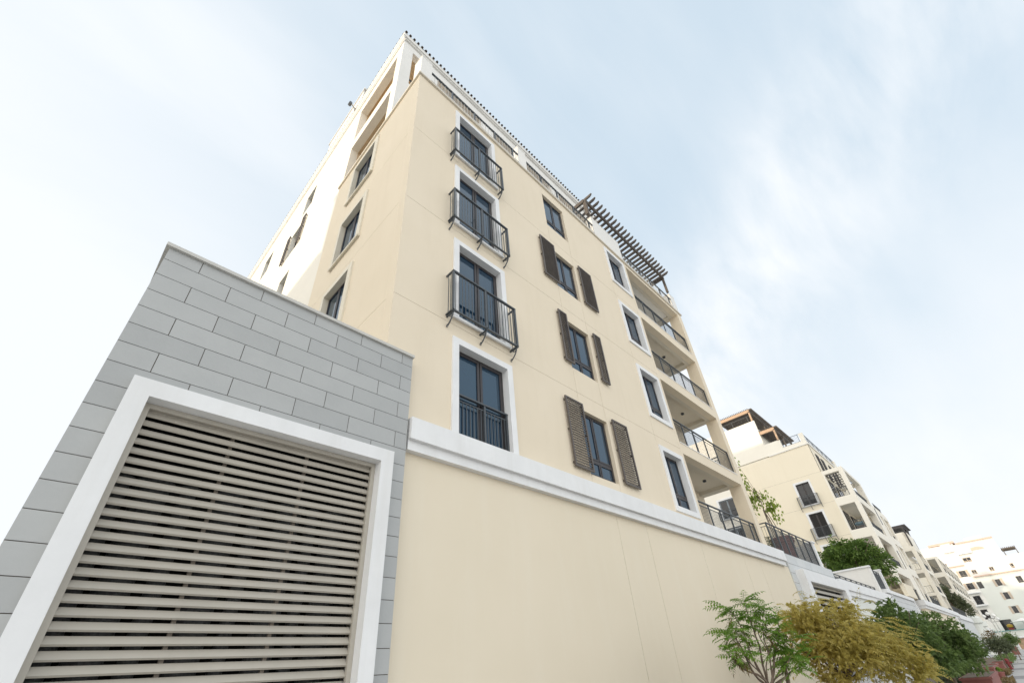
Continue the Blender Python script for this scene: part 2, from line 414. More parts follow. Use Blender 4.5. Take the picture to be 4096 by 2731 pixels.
# base course line under the surrounds
# balconies: ceiling, beams, back wall, right column, rail
for i, (u0, u1, z0, z1) in enumerate(bal):
    m = MB(F6); m.box(15.32, 20.72, .302, .47, z1, z1 + .48)                      # front downstand beam
    m.box(20.46, 20.90, .47, 1.85, z1, z1 + .48)                                 # side beam
    m.box(15.32, 20.46, .47, 1.85, z1 + .16, z1 + .48)
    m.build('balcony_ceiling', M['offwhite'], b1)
    m = MB(F6); m.box(15.30, 20.90, .302, 1.85, z0 - .30, z0 - .005); m.box(15.33, 20.71, -.018, .30, z0 - .03, z0 + .012); m.build('balcony_floor', M['white'], b1)
    m = MB(F6); m.box(20.72, 21.16, .302, .55, z0 - .2, z1 + .4); m.build('balcony_column', M['cream'], b1)
    sp = MB(); sp.lathe(19.15, 6.95, [(.075, z1 + .16), (.08, z1 + .10), (.06, z1 + .085), (.055, z1 + .12)], 16); sp.build('ceiling_light', M['rail'], b1)
    ps = [15.40, 16.25, 17.22, 18.22, 19.26, 20.3] if i else [15.7, 16.6, 17.5, 18.5, 19.5, 20.4]
    if i == 0:
        railing(FRONT(6.0), 15.33, 20.71, 3.98, 4.95, b1, [15.36, 16.35, 17.35, 18.3, 19.25, 20.2, 20.69], d=.10)
    else:
        railing(FRONT(6.0), 15.33, 20.71, z0 + .02, z0 + 1.13, b1, [15.36, 16.25, 17.22, 18.22, 19.26, 20.69], d=.10)
    s = railing(LEFT(20.80), 6.56, 7.80, z0 + .02, z0 + 1.13, b1, [7.2])
m = MB(F6); m.box(15.12, 15.30, .302, 1.85, 3.4, 17.1); m.box(13.2, 20.9, 1.85, 2.15, 3.4, 17.1); m.build('balcony_back_wall', M['cream'], b1)
for (u0, u1, z0, z1) in bal:
    window(FRONT(7.85), 15.9, 17.6, z0 + .05, z1 - .35, b1, d=-.07, kind='french')

# left flank: cream near bay, white further back
lw = [(8.67, 10.12, z0, z1) for z0, z1 in ((7.72, 9.76), (11.18, 13.16), (14.55, 16.56))]
wall(L3, (6.302, 11.65), (GZ, 17.15), lw, .30, 'side_wall', M['cream'], b1, [(6.83, 6.0, 11.65), (10.21, 6.0, 11.65), (13.65, 6.0, 8.3)])
for u0, u1, z0, z1 in lw:
    window(L3, u0, u1, z0, z1, b1, d=.11, surround=(.22, .15, .17, .17), sill=True, proud=.05, trim=M['offcream'])
ww = [(16.0, 17.1, 14.0, 16.1), (16.2, 17.6, 17.95, 19.95), (15.85, 17.0, 20.95, 22.6), (21.55, 22.8, 20.8, 22.55)]
loj = [(8.33, 11.5, 17.17, 20.08), (8.33, 11.5, 20.78, 23.45)]
wall(LEFT(3.10), (11.65, 32.0), (GZ, 17.15), [ww[0]], .30, 'side_wall', M['warmwhite'], b1)
wall(LEFT(3.10), (8.162, 32.0), (17.15, 24.56), ww[1:] + loj, .30, 'side_wall', M['warmwhite'], b1)
for q, (u0, u1, z0, z1) in enumerate(ww):
    window(LEFT(3.10), u0, u1, z0, z1, b1, d=.2, glassm=M['glass'])
    if q == 1:
        shutter(LEFT(3.10), u0 - .40, u0 - .04, z0, z1, b1); shutter(LEFT(3.10), u1 + .04, u1 + .40, z0, z1, b1)

# moulding, kerb, piers and rails of the roof terrace
m = MB(); m.box(3.02, 21.24, 5.935, 6.0, 17.12, 17.205); m.box(3.02, 3.08, 6.0, 11.66, 17.10, 17.205)
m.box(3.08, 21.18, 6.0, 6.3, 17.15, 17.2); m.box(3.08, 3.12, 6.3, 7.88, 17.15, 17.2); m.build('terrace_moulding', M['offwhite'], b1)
m = MB()
for a, b in ((3.52, 7.83), (8.30, 12.93), (15.30, 20.5)):
    m.box(a, b, 6.01, 6.25, 17.2, 17.40); m.box(a, b, 5.985, 6.27, 17.40, 17.425)
m.build('terrace_kerb', M['white'], b1)
for a, b, yd, zt in ((3.08, 3.52, .45, 18.71), (7.83, 8.30, .28, 18.71), (12.93, 15.30, .28, 18.74), (20.55, 21.16, .5, 18.55)):
    m = MB(); m.box(a, b, 6.0, 6.0 + yd, 17.2, zt - .04); m.box(a - .01, b + .01, 5.99, 6.0 + yd + .01, zt - .04, zt); m.build('terrace_pier', M['white'], b1)
for a, b, ps in ((3.52, 7.83, (4.44, 5.49, 6.52, 7.5)), (8.30, 12.93, (9.2, 10.26, 11.42, 12.6)), (15.30, 20.55, (16.1, 17.05, 18.1, 19.15, 20.2))):
    railing(FRONT(6.03), a + .004, b - .004, 17.425, 18.08, b1, ps, name='terrace_railing', pw=.06, step=.15, gap=False, barw=.012, barmat=M['coping'])  # pale bar colour stands in for sunlight on the metal balusters
m = MB(); m.box(3.4, 20.9, 6.3, 7.88, 17.0, 17.14); m.box(3.4, 20.9, 6.3, 20, 13.75, 13.9); m.build('terrace_floor', M['white'], b1)

# set back top storeys under the tiled eaves
F8 = FRONT(7.88)
th = [(3.58, 4.55, 20.76, 23.84), (4.95, 7.62, 20.76, 23.78), (8.42, 10.3, 20.76, 23.78), (10.75, 12.9, 20.76, 23.78), (13.6, 16.6, 20.76, 23.78)]
tl = [(4.2, 7.2, 17.3, 20.0), (8.6, 11.8, 17.3, 20.0), (13.0, 16.0, 17.3, 20.0)]
wall(F8, (3.10, 17.6), (17.15, 24.56), th + tl, .28, 'upper_wall', M['white'], b1)
for u0, u1, z0, z1 in tl: window(F8, u0, u1, z0, z1, b1, d=.15, kind='french')
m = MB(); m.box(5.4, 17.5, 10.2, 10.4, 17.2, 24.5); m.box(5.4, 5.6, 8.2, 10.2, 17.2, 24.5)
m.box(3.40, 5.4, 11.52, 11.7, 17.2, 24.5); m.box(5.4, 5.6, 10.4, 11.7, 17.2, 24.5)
m.box(17.35, 17.6, 8.16, 20, 17.15, 24.56); m.build('loggia_wall', M['bounce_tan'], b1)
m = MB(); m.box(3.40, 17.3, 8.16, 11.5, 20.10, 20.74); m.box(3.40, 17.3, 8.16, 11.5, 23.85, 24.5); m.build('loggia_ceiling', M['bounce_tan_dark'], b1)
for a, b in ((3.58, 4.55), (4.95, 7.62), (8.42, 10.3), (10.75, 12.9), (13.6, 16.6)):
    railing(F8, a + .01, b - .01, 20.78, 21.45, b1, [], d=.12, name='loggia_railing', step=.12, gap=False, mat=M['rail'])
m = MB()
m.box(3.03, 17.7, 7.80, 7.88, 24.38, 24.43)
m.box(2.985, 17.75, 7.775, 8.2, 24.56, 24.87); m.box(2.985, 3.4, 8.2, 32, 24.56, 24.87)
m.box(3.06, 3.1, 7.88, 32, 24.20, 24.28)
m.prism([(3.10, 24.28), (3.02, 24.36), (3.0, 24.56), (3.10, 24.56)], 7.80, 32, 'd')
m.build('eave', M['white'], b1)
m = MB(); m.raw([(2.98, 7.78, 24.875), (17.8, 7.78, 24.875), (17.8, 15, 26.4), (7, 15, 26.4), (7, 32, 26.4), (2.98, 32, 24.875)], [(0, 1, 2, 3), (0, 3, 4, 5)])
sl = (26.4 - 24.875) / (15 - 7.78)
def half_tube(m, p0, p1, r, side, up, n=7):
    p0, p1, side, up = Vector(p0), Vector(p1), Vector(side), Vector(up); vs = []
    for p in (p0, p1):
        for k in range(n): t = math.pi * k / (n - 1); vs.append(tuple(p + side * (r * math.cos(t)) + up * (r * math.sin(t))))
    fs = [(k, k + 1, n + k + 1, n + k) for k in range(n - 1)] + [tuple(range(n))]
    m.raw(vs, fs)
x = 3.06
while x < 17.7:
    d = min(4., max(.3, x - 2.9)); half_tube(m, (x, 7.70, 24.84), (x, 7.70 + d, 24.84 + d * sl), .055, (1, 0, 0), (0, -sl, 1)); x += .213
y = 7.9
while y < 31:
    half_tube(m, (2.975, y, 24.84), (4.2, y, 25.25), .034, (0, 1, 0), (-.3, 0, 1)); y += .26
m.build('tiled_roof', M['roof'], b1)
m = MB(); m.box(3.02, 5, 11.7, 15.5, 24.88, 26.0); m.box(2.98, 5, 11.6, 15.6, 26.0, 26.12); m.build('roof_parapet', M['white'], b1)
# masses behind (flank and rear), so that the block is a solid body from the side
m = MB(); m.box(16.0, 21.1, 8.2, 31.7, GZ, 17.1); m.box(3.5, 21.1, 31.5, 31.9, GZ, 24.4); m.box(17.2, 17.55, 12, 31.6, 17.1, 24.5); m.build('rear_wall', M['cream'], b1)

# pergola on the terrace
m = MB()
zt = 19.92
m.box(12.70, 20.52, 5.93, 6.03, zt - .22, zt); m.box(12.70, 20.52, 7.50, 7.60, zt - .22, zt)
m.box(12.64, 12.74, 6.03, 7.5, zt - .22, zt); m.box(20.42, 20.52, 6.03, 7.5, zt - .20, zt)
m.box(12.68, 12.84, 5.94, 6.10, 18.74, zt - .22); m.box(20.38, 20.50, 5.94, 6.06, 18.55, zt - .22)
m.box(12.68, 12.84, 7.46, 7.62, 17.2, zt - .22); m.box(20.38, 20.50, 7.46, 7.58, 17.2, zt - .22)
pg = m.build('pergola', M['wood'], b1)
for k in range(25):
    x = 12.78 + k * (20.44 - 12.78) / 24
    r = MB(); r.prism([(5.56, zt + .10), (5.60, zt + .03), (5.70, zt - .04), (7.85, zt - .04), (7.9, zt + .11), (5.6, zt + .11)], x - .035, x + .035)
    r.build('rafter', M['wood'], pg)

# flood light on the eaves
fl = thing('floodlight', 'small black floodlight on an arm above the white eaves, against the sky', 'lamp', (2.95, 12.2, 24.8))
m = MB(); m.tube([(2.99, 12.25, 24.75), (2.8, 12.2, 24.86), (2.70, 12.2, 24.84)], .035, 8); m.box(2.985, 3.01, 12.15, 12.35, 24.66, 24.84); m.build('arm', M['coping'], fl)
m = MB(); m.prism([(2.60, 24.80), (2.68, 24.73), (2.75, 24.80), (2.73, 24.89), (2.64, 24.91)], 12.10, 12.30, 'd'); m.build('lamp_head', M['rail'], fl)

# ================================================================== 2. retaining wall under it
rwall = thing('retaining_wall', 'smooth cream retaining wall with a double white band along its top, below the nearest building', 'wall', (12, 6, GZ))
wall(F6, (3.40, 22.9), (GZ, 3.40), [], .3, 'wall', M['cream_low'], rwall, [], [(9.84, GZ, 3.40), (11.25, GZ, 3.40), (14.5, GZ, 3.4), (17.9, GZ, 3.4), (19.5, GZ, 3.4)], g=.012)
m = MB(); m.box(3.60, 22.42, 5.80, 6.0, 3.56, 3.97); m.box(3.60, 22.36, 5.88, 6.0, 3.38, 3.56)
U = [3.60, 22.42]
m.build('white_band', M['trim'], rwall)

# ================================================================== 3. grey stone block with the louvred vent
ub = thing('utility_block', 'grey stone clad utility block with a white framed louvred vent, bottom left', 'building', (1.6, 5.85, GZ))
Z0 = -1.7127; RH = .28027; BW = .81; XO = .902
m = MB(FRONT(5.85)); g = .009
U = [-.306, 3.552]; Z = [GZ, 5.225]; k = -2
while XO + k * BW / 2 < 3.6:
    x = XO + k * BW / 2
    if x > -.3: U += [x - g / 2, x + g / 2]
    k += 1
for r in range(1, 26):
    z = Z0 + r * RH
    if GZ < z < 5.2: Z += [z - g / 2, z + g / 2]
hole = (.173, 3.10, -1.0, 3.0); U += [hole[0], hole[1]]; Z += [hole[2], hole[3]]
def dep(u, z):
    if hole[0] < u < hole[1] and hole[2] < z < hole[3]: return None
    q = (z - Z0) / RH
    if abs(q - round(q)) * RH < g / 2: return .012
    r = math.floor(q); x = (u - XO + (BW / 2 if r % 2 else 0)) / BW
    if abs(x - round(x)) * BW < g / 2: return .012
    return 0.
m.relief(U, Z, dep, .28); m.build('stone_wall', [M['tile'], M['joint']], ub)
m = MB(); m.box(-.306, -.05, 6.13, 9.0, GZ, 5.225); m.box(-.05, 3.05, 8.8, 9.0, GZ, 5.225)
m.box(-.05, 3.05, 6.13, 8.8, 4.9, 5.2); m.build('rear_wall', M['tile'], ub)
m = MB(); m.box(-.352, 3.565, 5.805, 6.0, 5.225, 5.28); m.box(-.352, -.10, 6.0, 9.0, 5.225, 5.28); m.box(-.10, 3.05, 6.0, 9.0, 5.20, 5.27); m.build('coping', M['coping'], ub)
m = MB(FRONT(5.77)); m.box(-.024, .177, 0, .22, -1.2, 2.996); m.box(3.096, 3.305, 0, .22, -1.2, 2.996); m.box(-.024, 3.305, 0, .22, 2.996, 3.203); m.box(-.024, 3.305, 0, .22, -1.4, -1.2)
m.build('vent_surround', M['trim'], ub)
lv = MB(); lv.T = FRONT(0)
lv.frame(.179, 3.094, -1.19, 2.994, .058, 5.935, 5.985)
lv.box(.24, 3.03, 5.995, 6.10, 2.92, 2.99)
k = 0
while 2.855 - k * .1133 > -1.15:
    z = 2.855 - k * .1133
    lv.prism([(5.978, z - .006), (5.962, z + .010), (6.014, z + .079), (6.024, z + .077), (5.990, z + .012), (5.990, z - .004)], .237, 3.04); k += 1
lv = lv.build('louvre', M['louver'], ub)
for x in (1.157, 2.110):
    q = MB(); q.box(x - .020, x + .020, 6.05, 6.09, -1.15, 2.9); q.build('mullion', M['mullion'], lv)
q = MB(); q.box(.0, 3.06, 7.3, 7.34, -1.5, 3.4); q.box(.0, .04, 6.14, 7.3, -1.5, 3.4); q.box(3.03, 3.06, 6.14, 7.3, -1.5, 3.4); q.box(.04, 3.03, 6.14, 7.3, 3.36, 3.4); q.box(.04, 3.03, 6.14, 7.3, -1.5, -1.46)
q.build('vent_chamber', M['dark'], ub)
for i, (x, r) in enumerate(((.30, .10), (.62, .17), (.98, .09), (1.45, .17), (1.80, .08), (2.22, .16), (2.55, .08), (2.88, .16))):
    q = MB(); q.lathe(x, 6.62, [(r, -1.4), (r, 2.30), (r + .035, 2.30), (r + .035, 2.345), (r, 2.345), (r, 2.36), (.02, 2.36)], 24); q.build('duct', M['pipe'], ub, smooth=False)

# ================================================================== 4. lower walls along the pavement, further on
# pale stone wall with a second vent
sw = thing('stone_wall', 'pale stone wall with a small white framed louvred vent, after the cream retaining wall', 'wall', (27, 6, GZ))
m = MB(FRONT(5.95)); U = [22.9, 30.6]; Z = [GZ, 3.98]; hole = (24.05, 30.05, -.4, 2.86)
zs_ = [3.98 - .4 * k for k in range(1, 15)]
for z in zs_: Z += [z - .008, z + .008]
k = 0
while 23.2 + k * .55 < 30.6: U += [23.2 + k * .55 - .008, 23.2 + k * .55 + .008]; k += 1
U += hole[:2]; Z += hole[2:]
def dep(u, z):
    if hole[0] < u < hole[1] and hole[2] < z < hole[3]: return None
    q = (3.98 - z) / .4
    if abs(q - round(q)) * .4 < .008: return .01
    r = math.floor(q); x = (u - 23.2 + (.55 if r % 2 else 0)) / 1.1
    if abs(x - round(x)) * 1.1 < .008: return .01
    return 0.
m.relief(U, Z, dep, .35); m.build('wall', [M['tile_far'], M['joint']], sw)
m = MB(FRONT(5.62)); m.box(23.55, 24.05, 0, .5, -.8, 2.86); m.box(30.05, 30.85, 0, .5, -.8, 2.86); m.box(23.55, 30.85, 0, .5, 2.86, 3.33); m.box(23.55, 30.85, 0, .5, -1.3, -.8)
m.build('vent_surround', M['trim'], sw)
m = MB(); m.box(24.06, 30.04, 6.25, 6.28, -.8, 2.86); m.build('vent_chamber', M['dark'], sw)
m = MB(); z = 2.74
while z > -.78:
    m.prism([(5.80, z), (5.81, z - .01), (5.89, z + .14), (5.87, z + .15)], 24.06, 30.04); z -= .235
m.build('louvre', M['louver'], sw)
tr_ = thing('terrace_pier_wall', 'low white wall ending in a pier at the end of the planted terrace', 'wall', (28.95, 7.2, 3.97))
m = MB(); m.box(28.92, 29.3, 5.97, 6.35, 3.97, 5.22); m.box(28.86, 29.36, 5.91, 6.41, 5.22, 5.30); m.build('pier', M['trim'], tr_)
m = MB(); m.box(28.95, 29.2, 6.35, 8.4, 3.97, 5.18); m.build('wall', M['white'], tr_)
slab = MB(); slab.box(21.2, 56.8, 6.3, 22, 3.7, 3.93); slab.box(21.2, 22.9, 6.3, 6.5, GZ, 3.7); slab.box(22.9, 63.9, 6.32, 6.5, GZ, 3.7)
o = slab.build('podium_terrace', M['paver']); o['kind'] = 'structure'

def top_rail(u0, u1, z0, z1, posts, label, d=.05, ret=None, group='terrace railings along the wall', Y=6.0, step=.11, bars=True):
    o = railing(FRONT(Y), u0, u1, z0, z1, None, posts, d=d, name='terrace_railing', step=step, bars=bars, barw=.014, pw=.06)
    return tag(o, label, 'railing', group)
o = top_rail(22.3, 28.9, 4.0, 5.27, (22.33, 23.35, 24.36, 25.43, 26.5, 27.65, 28.85), 'slate railing in front of the big maroon plant pot on the terrace')
r = railing(LEFT(22.33), 6.05, 6.42, 4.0, 5.27, o, [6.40], name='side_rail', d=0, step=.12)

ww_ = thing('white_wall', 'long bright white wall with a moulded band, right of the second louvred vent', 'wall', (38, 6, GZ))
m = MB(); m.box(30.9, 45.2, 5.98, 6.3, GZ, 3.0); m.build('wall', M['green_wall'], ww_)
m = MB(); m.box(30.86, 45.3, 5.80, 6.3, 3.05, 3.55); m.box(30.88, 45.25, 5.88, 6.3, 2.80, 3.05); m.build('white_band', M['trim'], ww_)
top_rail(30.7, 43.1, 3.2, 4.0, [30.75 + k * 1.36 for k in range(10)], 'low slate railing on the bright white wall, half sunk behind its top', d=.25, step=.14)
bw = thing('terrace_divider_wall', 'solid pale divider wall with a rounded coping, below the dense green terrace tree', 'wall', (43.2, 7.2, 3.9))
m = MB(); m.box(43.15, 43.45, 6.0, 8.35, 3.55, 5.36); m.box(43.45, 43.9, 6.0, 6.3, 3.55, 5.36); m.build('wall', M['white'], bw)
m = MB(); m.box(43.05, 43.55, 5.93, 8.42, 5.36, 5.47); m.build('coping', M['trim'], bw)
top_rail(43.95, 46.9, 4.0, 5.3, (44.0, 45.0, 46.0, 46.85), 'short slate railing beside the solid pale divider wall', d=.1)
m = MB(); m.box(46.95, 47.5, 5.95, 6.5, 3.6, 5.45); m.box(46.9, 47.55, 5.9, 6.55, 5.45, 5.55); tag(m.build('gate_pier', M['trim']), 'white square pier at the end of the short slate railing', 'pier')
s2 = thing('stone_wall', 'pale stone wall with white end trim between the white wall and the cream bay wall', 'wall', (52, 6, GZ))
m = MB(FRONT(6.0)); U = [45.2, 58.0]; Z = [GZ, 3.75]
for k in range(1, 14): Z += [3.75 - .4 * k - .01, 3.75 - .4 * k + .01]
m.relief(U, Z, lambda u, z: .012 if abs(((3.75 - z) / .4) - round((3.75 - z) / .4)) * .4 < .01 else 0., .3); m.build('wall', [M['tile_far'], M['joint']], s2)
m = MB(); m.box(45.2, 58.2, 5.88, 6.3, 3.75, 4.0); m.box(58.0, 58.35, 5.9, 6.35, GZ, 3.75); m.build('white_trim', M['trim'], s2)
# cream bay wall projecting towards the pavement
bay = thing('bay_wall', 'cream bay wall with heavy white double band, projecting towards the pavement behind the bushes', 'wall', (78, 6, GZ))
m = MB(); m.box(64, 98, 6.0, 6.4, GZ, 3.45); m.box(64, 64.4, 6.4, 9.5, GZ, 3.45); m.build('wall', M['cream_low'], bay)
m = MB(); m.box(63.7, 99, 5.7, 6.4, 3.7, 4.2); m.box(63.85, 98.6, 5.85, 6.4, 3.45, 3.7); m.box(63.7, 64.4, 6.4, 9.5, 3.7, 4.2); m.box(63.85, 64.4, 6.4, 9.5, 3.45, 3.7)
m.box(91.6, 93.4, 5.75, 6.0, GZ, 3.45); m.build('white_band', M['trim'], bay)
tw = thing('stone_wall', 'furthest pale stone wall with rounded white tops, leading to the white building across the end', 'wall', (125, 6, GZ))
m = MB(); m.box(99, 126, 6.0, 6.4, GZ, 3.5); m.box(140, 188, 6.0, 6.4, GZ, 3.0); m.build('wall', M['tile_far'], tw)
m = MB(); m.box(99, 126, 5.8, 6.5, 3.5, 4.15); m.box(138, 190, 5.8, 6.6, 2.6, 3.4); m.build('white_band', M['trim'], tw)
m = MB(); m.lathe(129, 6.3, [(1.3, GZ), (1.3, 3.3), (1.7, 3.5), (1.7, 4.3), (1.4, 4.6), (.2, 4.9)], 20); m.lathe(134, 6.0, [(1.2, GZ), (1.2, 2.8), (1.6, 3.0), (1.6, 3.8), (.2, 4.1)], 20); m.build('round_pier', M['green_wall'], tw)
top_rail(62.7, 68.9, 4.25, 5.3, (62.7, 64.2, 65.8, 67.4, 68.9), 'near slate railing above the cream bay wall', Y=6.1, step=.2)
top_rail(69.6, 77.0, 4.25, 5.3, (69.6, 71.5, 73.3, 75.2, 77.0), 'middle slate railing above the cream bay wall', Y=6.1, step=.2)
top_rail(77.8, 84.0, 4.25, 5.3, (77.8, 80, 82, 84), 'far slate railing above the cream bay wall', Y=6.1, step=.2)
top_rail(100, 108, 4.2, 5.3, (100, 102, 104, 106, 108), 'slate railing above the furthest stone wall', Y=6.1, step=.25)
top_rail(110, 122, 4.2, 5.3, (110, 113, 116, 119, 122), 'distant slate railing just before the round white piers', Y=6.1, step=.3)
m = MB(); m.box(62.3, 62.7, 6.0, 7.6, 4.2, 5.35); m.box(57.3, 62.7, 5.98, 6.3, 4.2, 5.35); m.box(57.0, 62.3, 6.3, 7.6, 3.5, 4.2)
tag(m.build('terrace_wall', M['cream_far']), 'plain cream parapet wall at the foot of the second building', 'wall')

# ================================================================== 5. second building
L57, F603 = LEFT(57.0), FRONT(6.03)
b2 = thing('apartment_building', 'cream apartment building with two timber pergolas on its stepped roof, second in the row', 'building', (57, 8, GZ), 'apartment buildings along the street')
fw2 = [(9.58, 10.97, z0, z1) for z0, z1 in ((14.0, 16.42), (10.58, 13.05), (7.15, 9.65))]
wall(L57, (8.0, 24.0), (3.5, 20.40), fw2, .3, 'side_wall', M['cream_far'], b2, [(17.08, 8.0, 14.5), (13.75, 8.0, 16), (10.3, 8.0, 16)], g=.012)
for u0, u1, z0, z1 in fw2:
    window(L57, u0, u1, z0, z1, b2, d=.2, kind='french', surround=(.2, .2, .12, .2), sill=True, glassm=M['glass_far'])
    r = railing(L57, u0 - .35, u1 + .35, z0 - .25, z0 + .98, b2, [u0 - .33, (u0 + u1) / 2, u1 + .33], d=-.26, ret=.26, gap=False, barw=.02)
    for u in (u0 - .33, (u0 + u1) / 2, u1 + .33):
        k = MB(L57); k.tube([(u, -.26, z0 - .25), (u, -.2, z0 - .4), (u, -.02, z0 - .55)], .025, 6); k.build('scroll_bracket', M['rail'], r)
L54 = LEFT(54.7)
wing = [(17.1, 19.05, z0, z1) for z0, z1 in ((14.3, 16.46), (10.9, 13.06), (7.5, 9.66))]
wall(L54, (16.6, 24.0), (3.5, 17.9), wing, .3, 'wing_wall', M['warmwhite'], b2)
m = MB(); m.box(55.0, 57.0, 16.6, 16.9, 3.5, 17.9); m.box(54.7, 57.0, 16.6, 24, 17.9, 18.1); m.build('wing_wall', M['warmwhite'], b2)
for u0, u1, z0, z1 in wing:
    window(L54, u0, u1, z0, z1, b2, d=.15, kind='french', surround=(.2, .2, .12, .2), sill=True, glassm=M['glass_far'], framem=M['steel'])
    railing(L54, u0 - .3, u1 + .3, z0 - .2, z0 + .95, b2, [u0 - .28, u1 + .28], d=-.3, ret=.3, step=.14, gap=False, barw=.018)
m = MB(); m.box(56.9, 75.5, 7.9, 12.3, 20.40, 20.52); m.build('cornice', M['white'], b2)
m = MB(); m.box(57.0, 57.3, 8.0, 8.45, 20.52, 21.9); m.box(57.0, 57.3, 8.45, 12.3, 20.52, 20.95); m.box(57.0, 57.3, 10.5, 12.3, 20.95, 22.0)
m.box(57.0, 57.3, 12.3, 24, 20.52, 25.45); m.box(57.3, 66, 12.3, 12.6, 20.52, 24.3); m.box(57.3, 75, 8.0, 8.3, 20.52, 20.95); m.box(70.8, 71.5, 8.0, 8.5, 20.9, 22); m.build('roof_parapet', M['warmwhite'], b2)
m = MB(); m.box(57.02, 76, 8.0, 8.3, 3.5, 20.4); m.box(75.7, 96, 8.0, 8.3, 3.5, 17); m.box(95.7, 96, 8.3, 22, 3.5, 17); m.box(57.3, 96, 8.3, 22, 16.9, 17.2); m.box(57.3, 76, 8.3, 22, 20.2, 20.4); m.box(75.7, 76, 8.3, 22, 17.2, 20.4)
m.build('front_wall', M['cream_far'], b2)
for k, x in enumerate((59.2, 61.4, 64.6, 66.8)):
    window(FRONT(7.97), x - .55, x + .55, 16.9, 19.6, b2, d=-.05, kind='french', glassm=M['glass_far'])
railing(L57, 8.46, 10.48, 20.95, 21.9, b2, [8.6, 10.4], d=.1, step=.14, name='roof_railing', gap=False)
railing(FRONT(8.0), 57.4, 70.8, 20.95, 21.9, b2, [59, 61, 63, 65, 67, 69], d=.1, step=.2, name='roof_railing', gap=False)
railing(L57, 12.35, 17, 25.5, 26.4, b2, [13, 15], d=.3, step=.3, name='roof_railing', gap=False)
for y0, y1, zt_, x1, zb in ((12.4, 16.5, 27.1, 66, 25.45), (10.55, 12.25, 23.75, 64, 21.95)):
    m = MB(); m.box(57.0, 57.18, y0, y1, zt_ - .38, zt_); m.box(57.0, 57.2, y0, y0 + .18, zb, zt_ - .3)
    m.build('pergola_end_beam', M['gate_and_lit_wood'], b2)  # sunlit end put into the colour; same timber as the darker beams
    m = MB(); m.box(57.18, x1, y0, y0 + .15, zt_ - .3, zt_); m.box(57.18, x1, y1 - .15, y1, zt_ - .3, zt_)
    m.box(x1 - .15, x1, y0, y0 + .15, zb - 4, zt_); m.box(x1 - 4, x1 - 3.85, y0, y0 + .15, zb - 4, zt_); pg = m.build('pergola', M['wood'], b2)
    for k in range(int((y1 - y0) / .3)):
        pass
    m = MB(); x = 57.2
    while x < x1: m.box(x, x + .08, y0 - .35, y1 + .1, zt_, zt_ + .14); x += .30
    m.build('rafter_layer', M['wood'], pg)
    m = MB(); y = y0 + .1
    while y < y1: m.box(57.0, x1, y, y + .05, zt_ + .14, zt_ + .22); y += .22
    m.build('batten_layer', M['wood'], pg)
for cx, zz, zc in ((0, 13.95, 16.57), (0, 10.54, 13.13), (0, 6.9, 9.72)): pass
m = MB()
# corner columns and slabs of the loggia wing
for q in ((57.0, 57.65, 6.03, 6.43, 5.3, 17.0), (65.0, 66.0, 6.03, 6.6, 5.3, 17.0), (68.2, 69.0, 6.05, 7.9, 4.2, 14.5), (70.2, 70.9, 6.03, 6.5, 4.2, 14.4), (74.0, 74.7, 6.03, 6.5, 4.2, 14.4), (57.0, 57.4, 7.85, 8.0, 5.3, 17.0)):
    m = MB(); m.box(*q); m.build('loggia_column', M['warmwhite'], b2)
m = MB(); m.box(66.0, 68.2, 6.05, 6.4, 4.2, 14.5); m.build('loggia_wall', M['warmwhite'], b2)
m = MB(); e = .004
m.box(57.65, 66.0, 6.03 + e, 6.43, 16.66, 17.06); m.box(57.0 + e, 57.4, 6.43, 7.85, 16.60, 17.0); m.box(65.2, 65.8, 6.6, 8.0, 16.66, 17.04)
for z0, z1 in ((13.16, 14.0), (9.73, 10.62), (6.30, 7.2)):
    m.box(57.65, 65.0, 6.03 + e, 6.4, z0, z1); m.box(57.0 + e, 57.4, 6.43, 7.85, z0 - .02, z1 - .03); m.box(57.4, 66, 6.4, 8.0, z0 + .15, z1 - .05)
for z0, z1 in ((13.7, 14.5), (10.4, 11.3), (7.0, 7.9)): m.box(69.0, 74.0, 6.03 + e, 6.4, z0, z1); m.box(69.0, 74.7, 6.4, 7.95, z0 + .1, z1 - .05)
m.build('loggia_slab', M['warmwhite'], b2)
m = MB()
for k in range(7): y = 6.55 + k * .22; m.box(57.4, 65.2, y, y + .055, 16.88, 16.92)
for k in range(8): x = 57.7 + k * 1.0; m.box(x, x + .10, 6.43, 7.95, 16.92, 16.98)
m.build('lattice_roof', M['brown'], b2)
for z0 in (13.95, 10.54, 7.1):
    for xa, xb in ((58.2, 60.2), (61.6, 64.2)): window(FRONT(8.0), xa, xb, z0, z0 + 2.3, b2, d=-.12, kind='french', glassm=M['glass_far'], name='glass_door')
for z0 in (13.97, 10.57, 7.15):
    railing(L57, 6.45, 7.84, z0, z0 + .92, b2, [6.5, 7.8], d=.15, step=.13, gap=False, barw=.018)
    railing(F603, 57.7, 64.95, z0 + .05, z0 + .82, b2, [59, 60.5, 62, 63.5], d=.15, step=.16, gap=False, barw=.02)
    railing(F603, 69.1, 73.9, z0 + .4, z0 + 1.3, b2, [70.5, 72.4], d=.15, step=.2, gap=False, barw=.02)
for z in (12.25, 7.45):
    m = MB(); m.box(66.7, 67.0, 6.0, 6.05, z, z + 1.9); m.build('slit_window', M['glass_far'], b2)
ch = thing('lounge_chair', 'lounge chair with blue back cushion on the middle loggia of the second building', 'chair', (57.6, 7.0, 10.6))
m = MB(); m.box(57.45, 58.1, 6.7, 7.3, 10.62, 10.95); m.build('seat', M['shutter'], ch)
m = MB(); m.tube([(57.5, 6.65, 11.15), (57.5, 7.35, 11.15)], .10, 10); m.box(57.95, 58.08, 6.7, 7.3, 10.95, 11.4); m.build('cushion', M['blue'], ch)

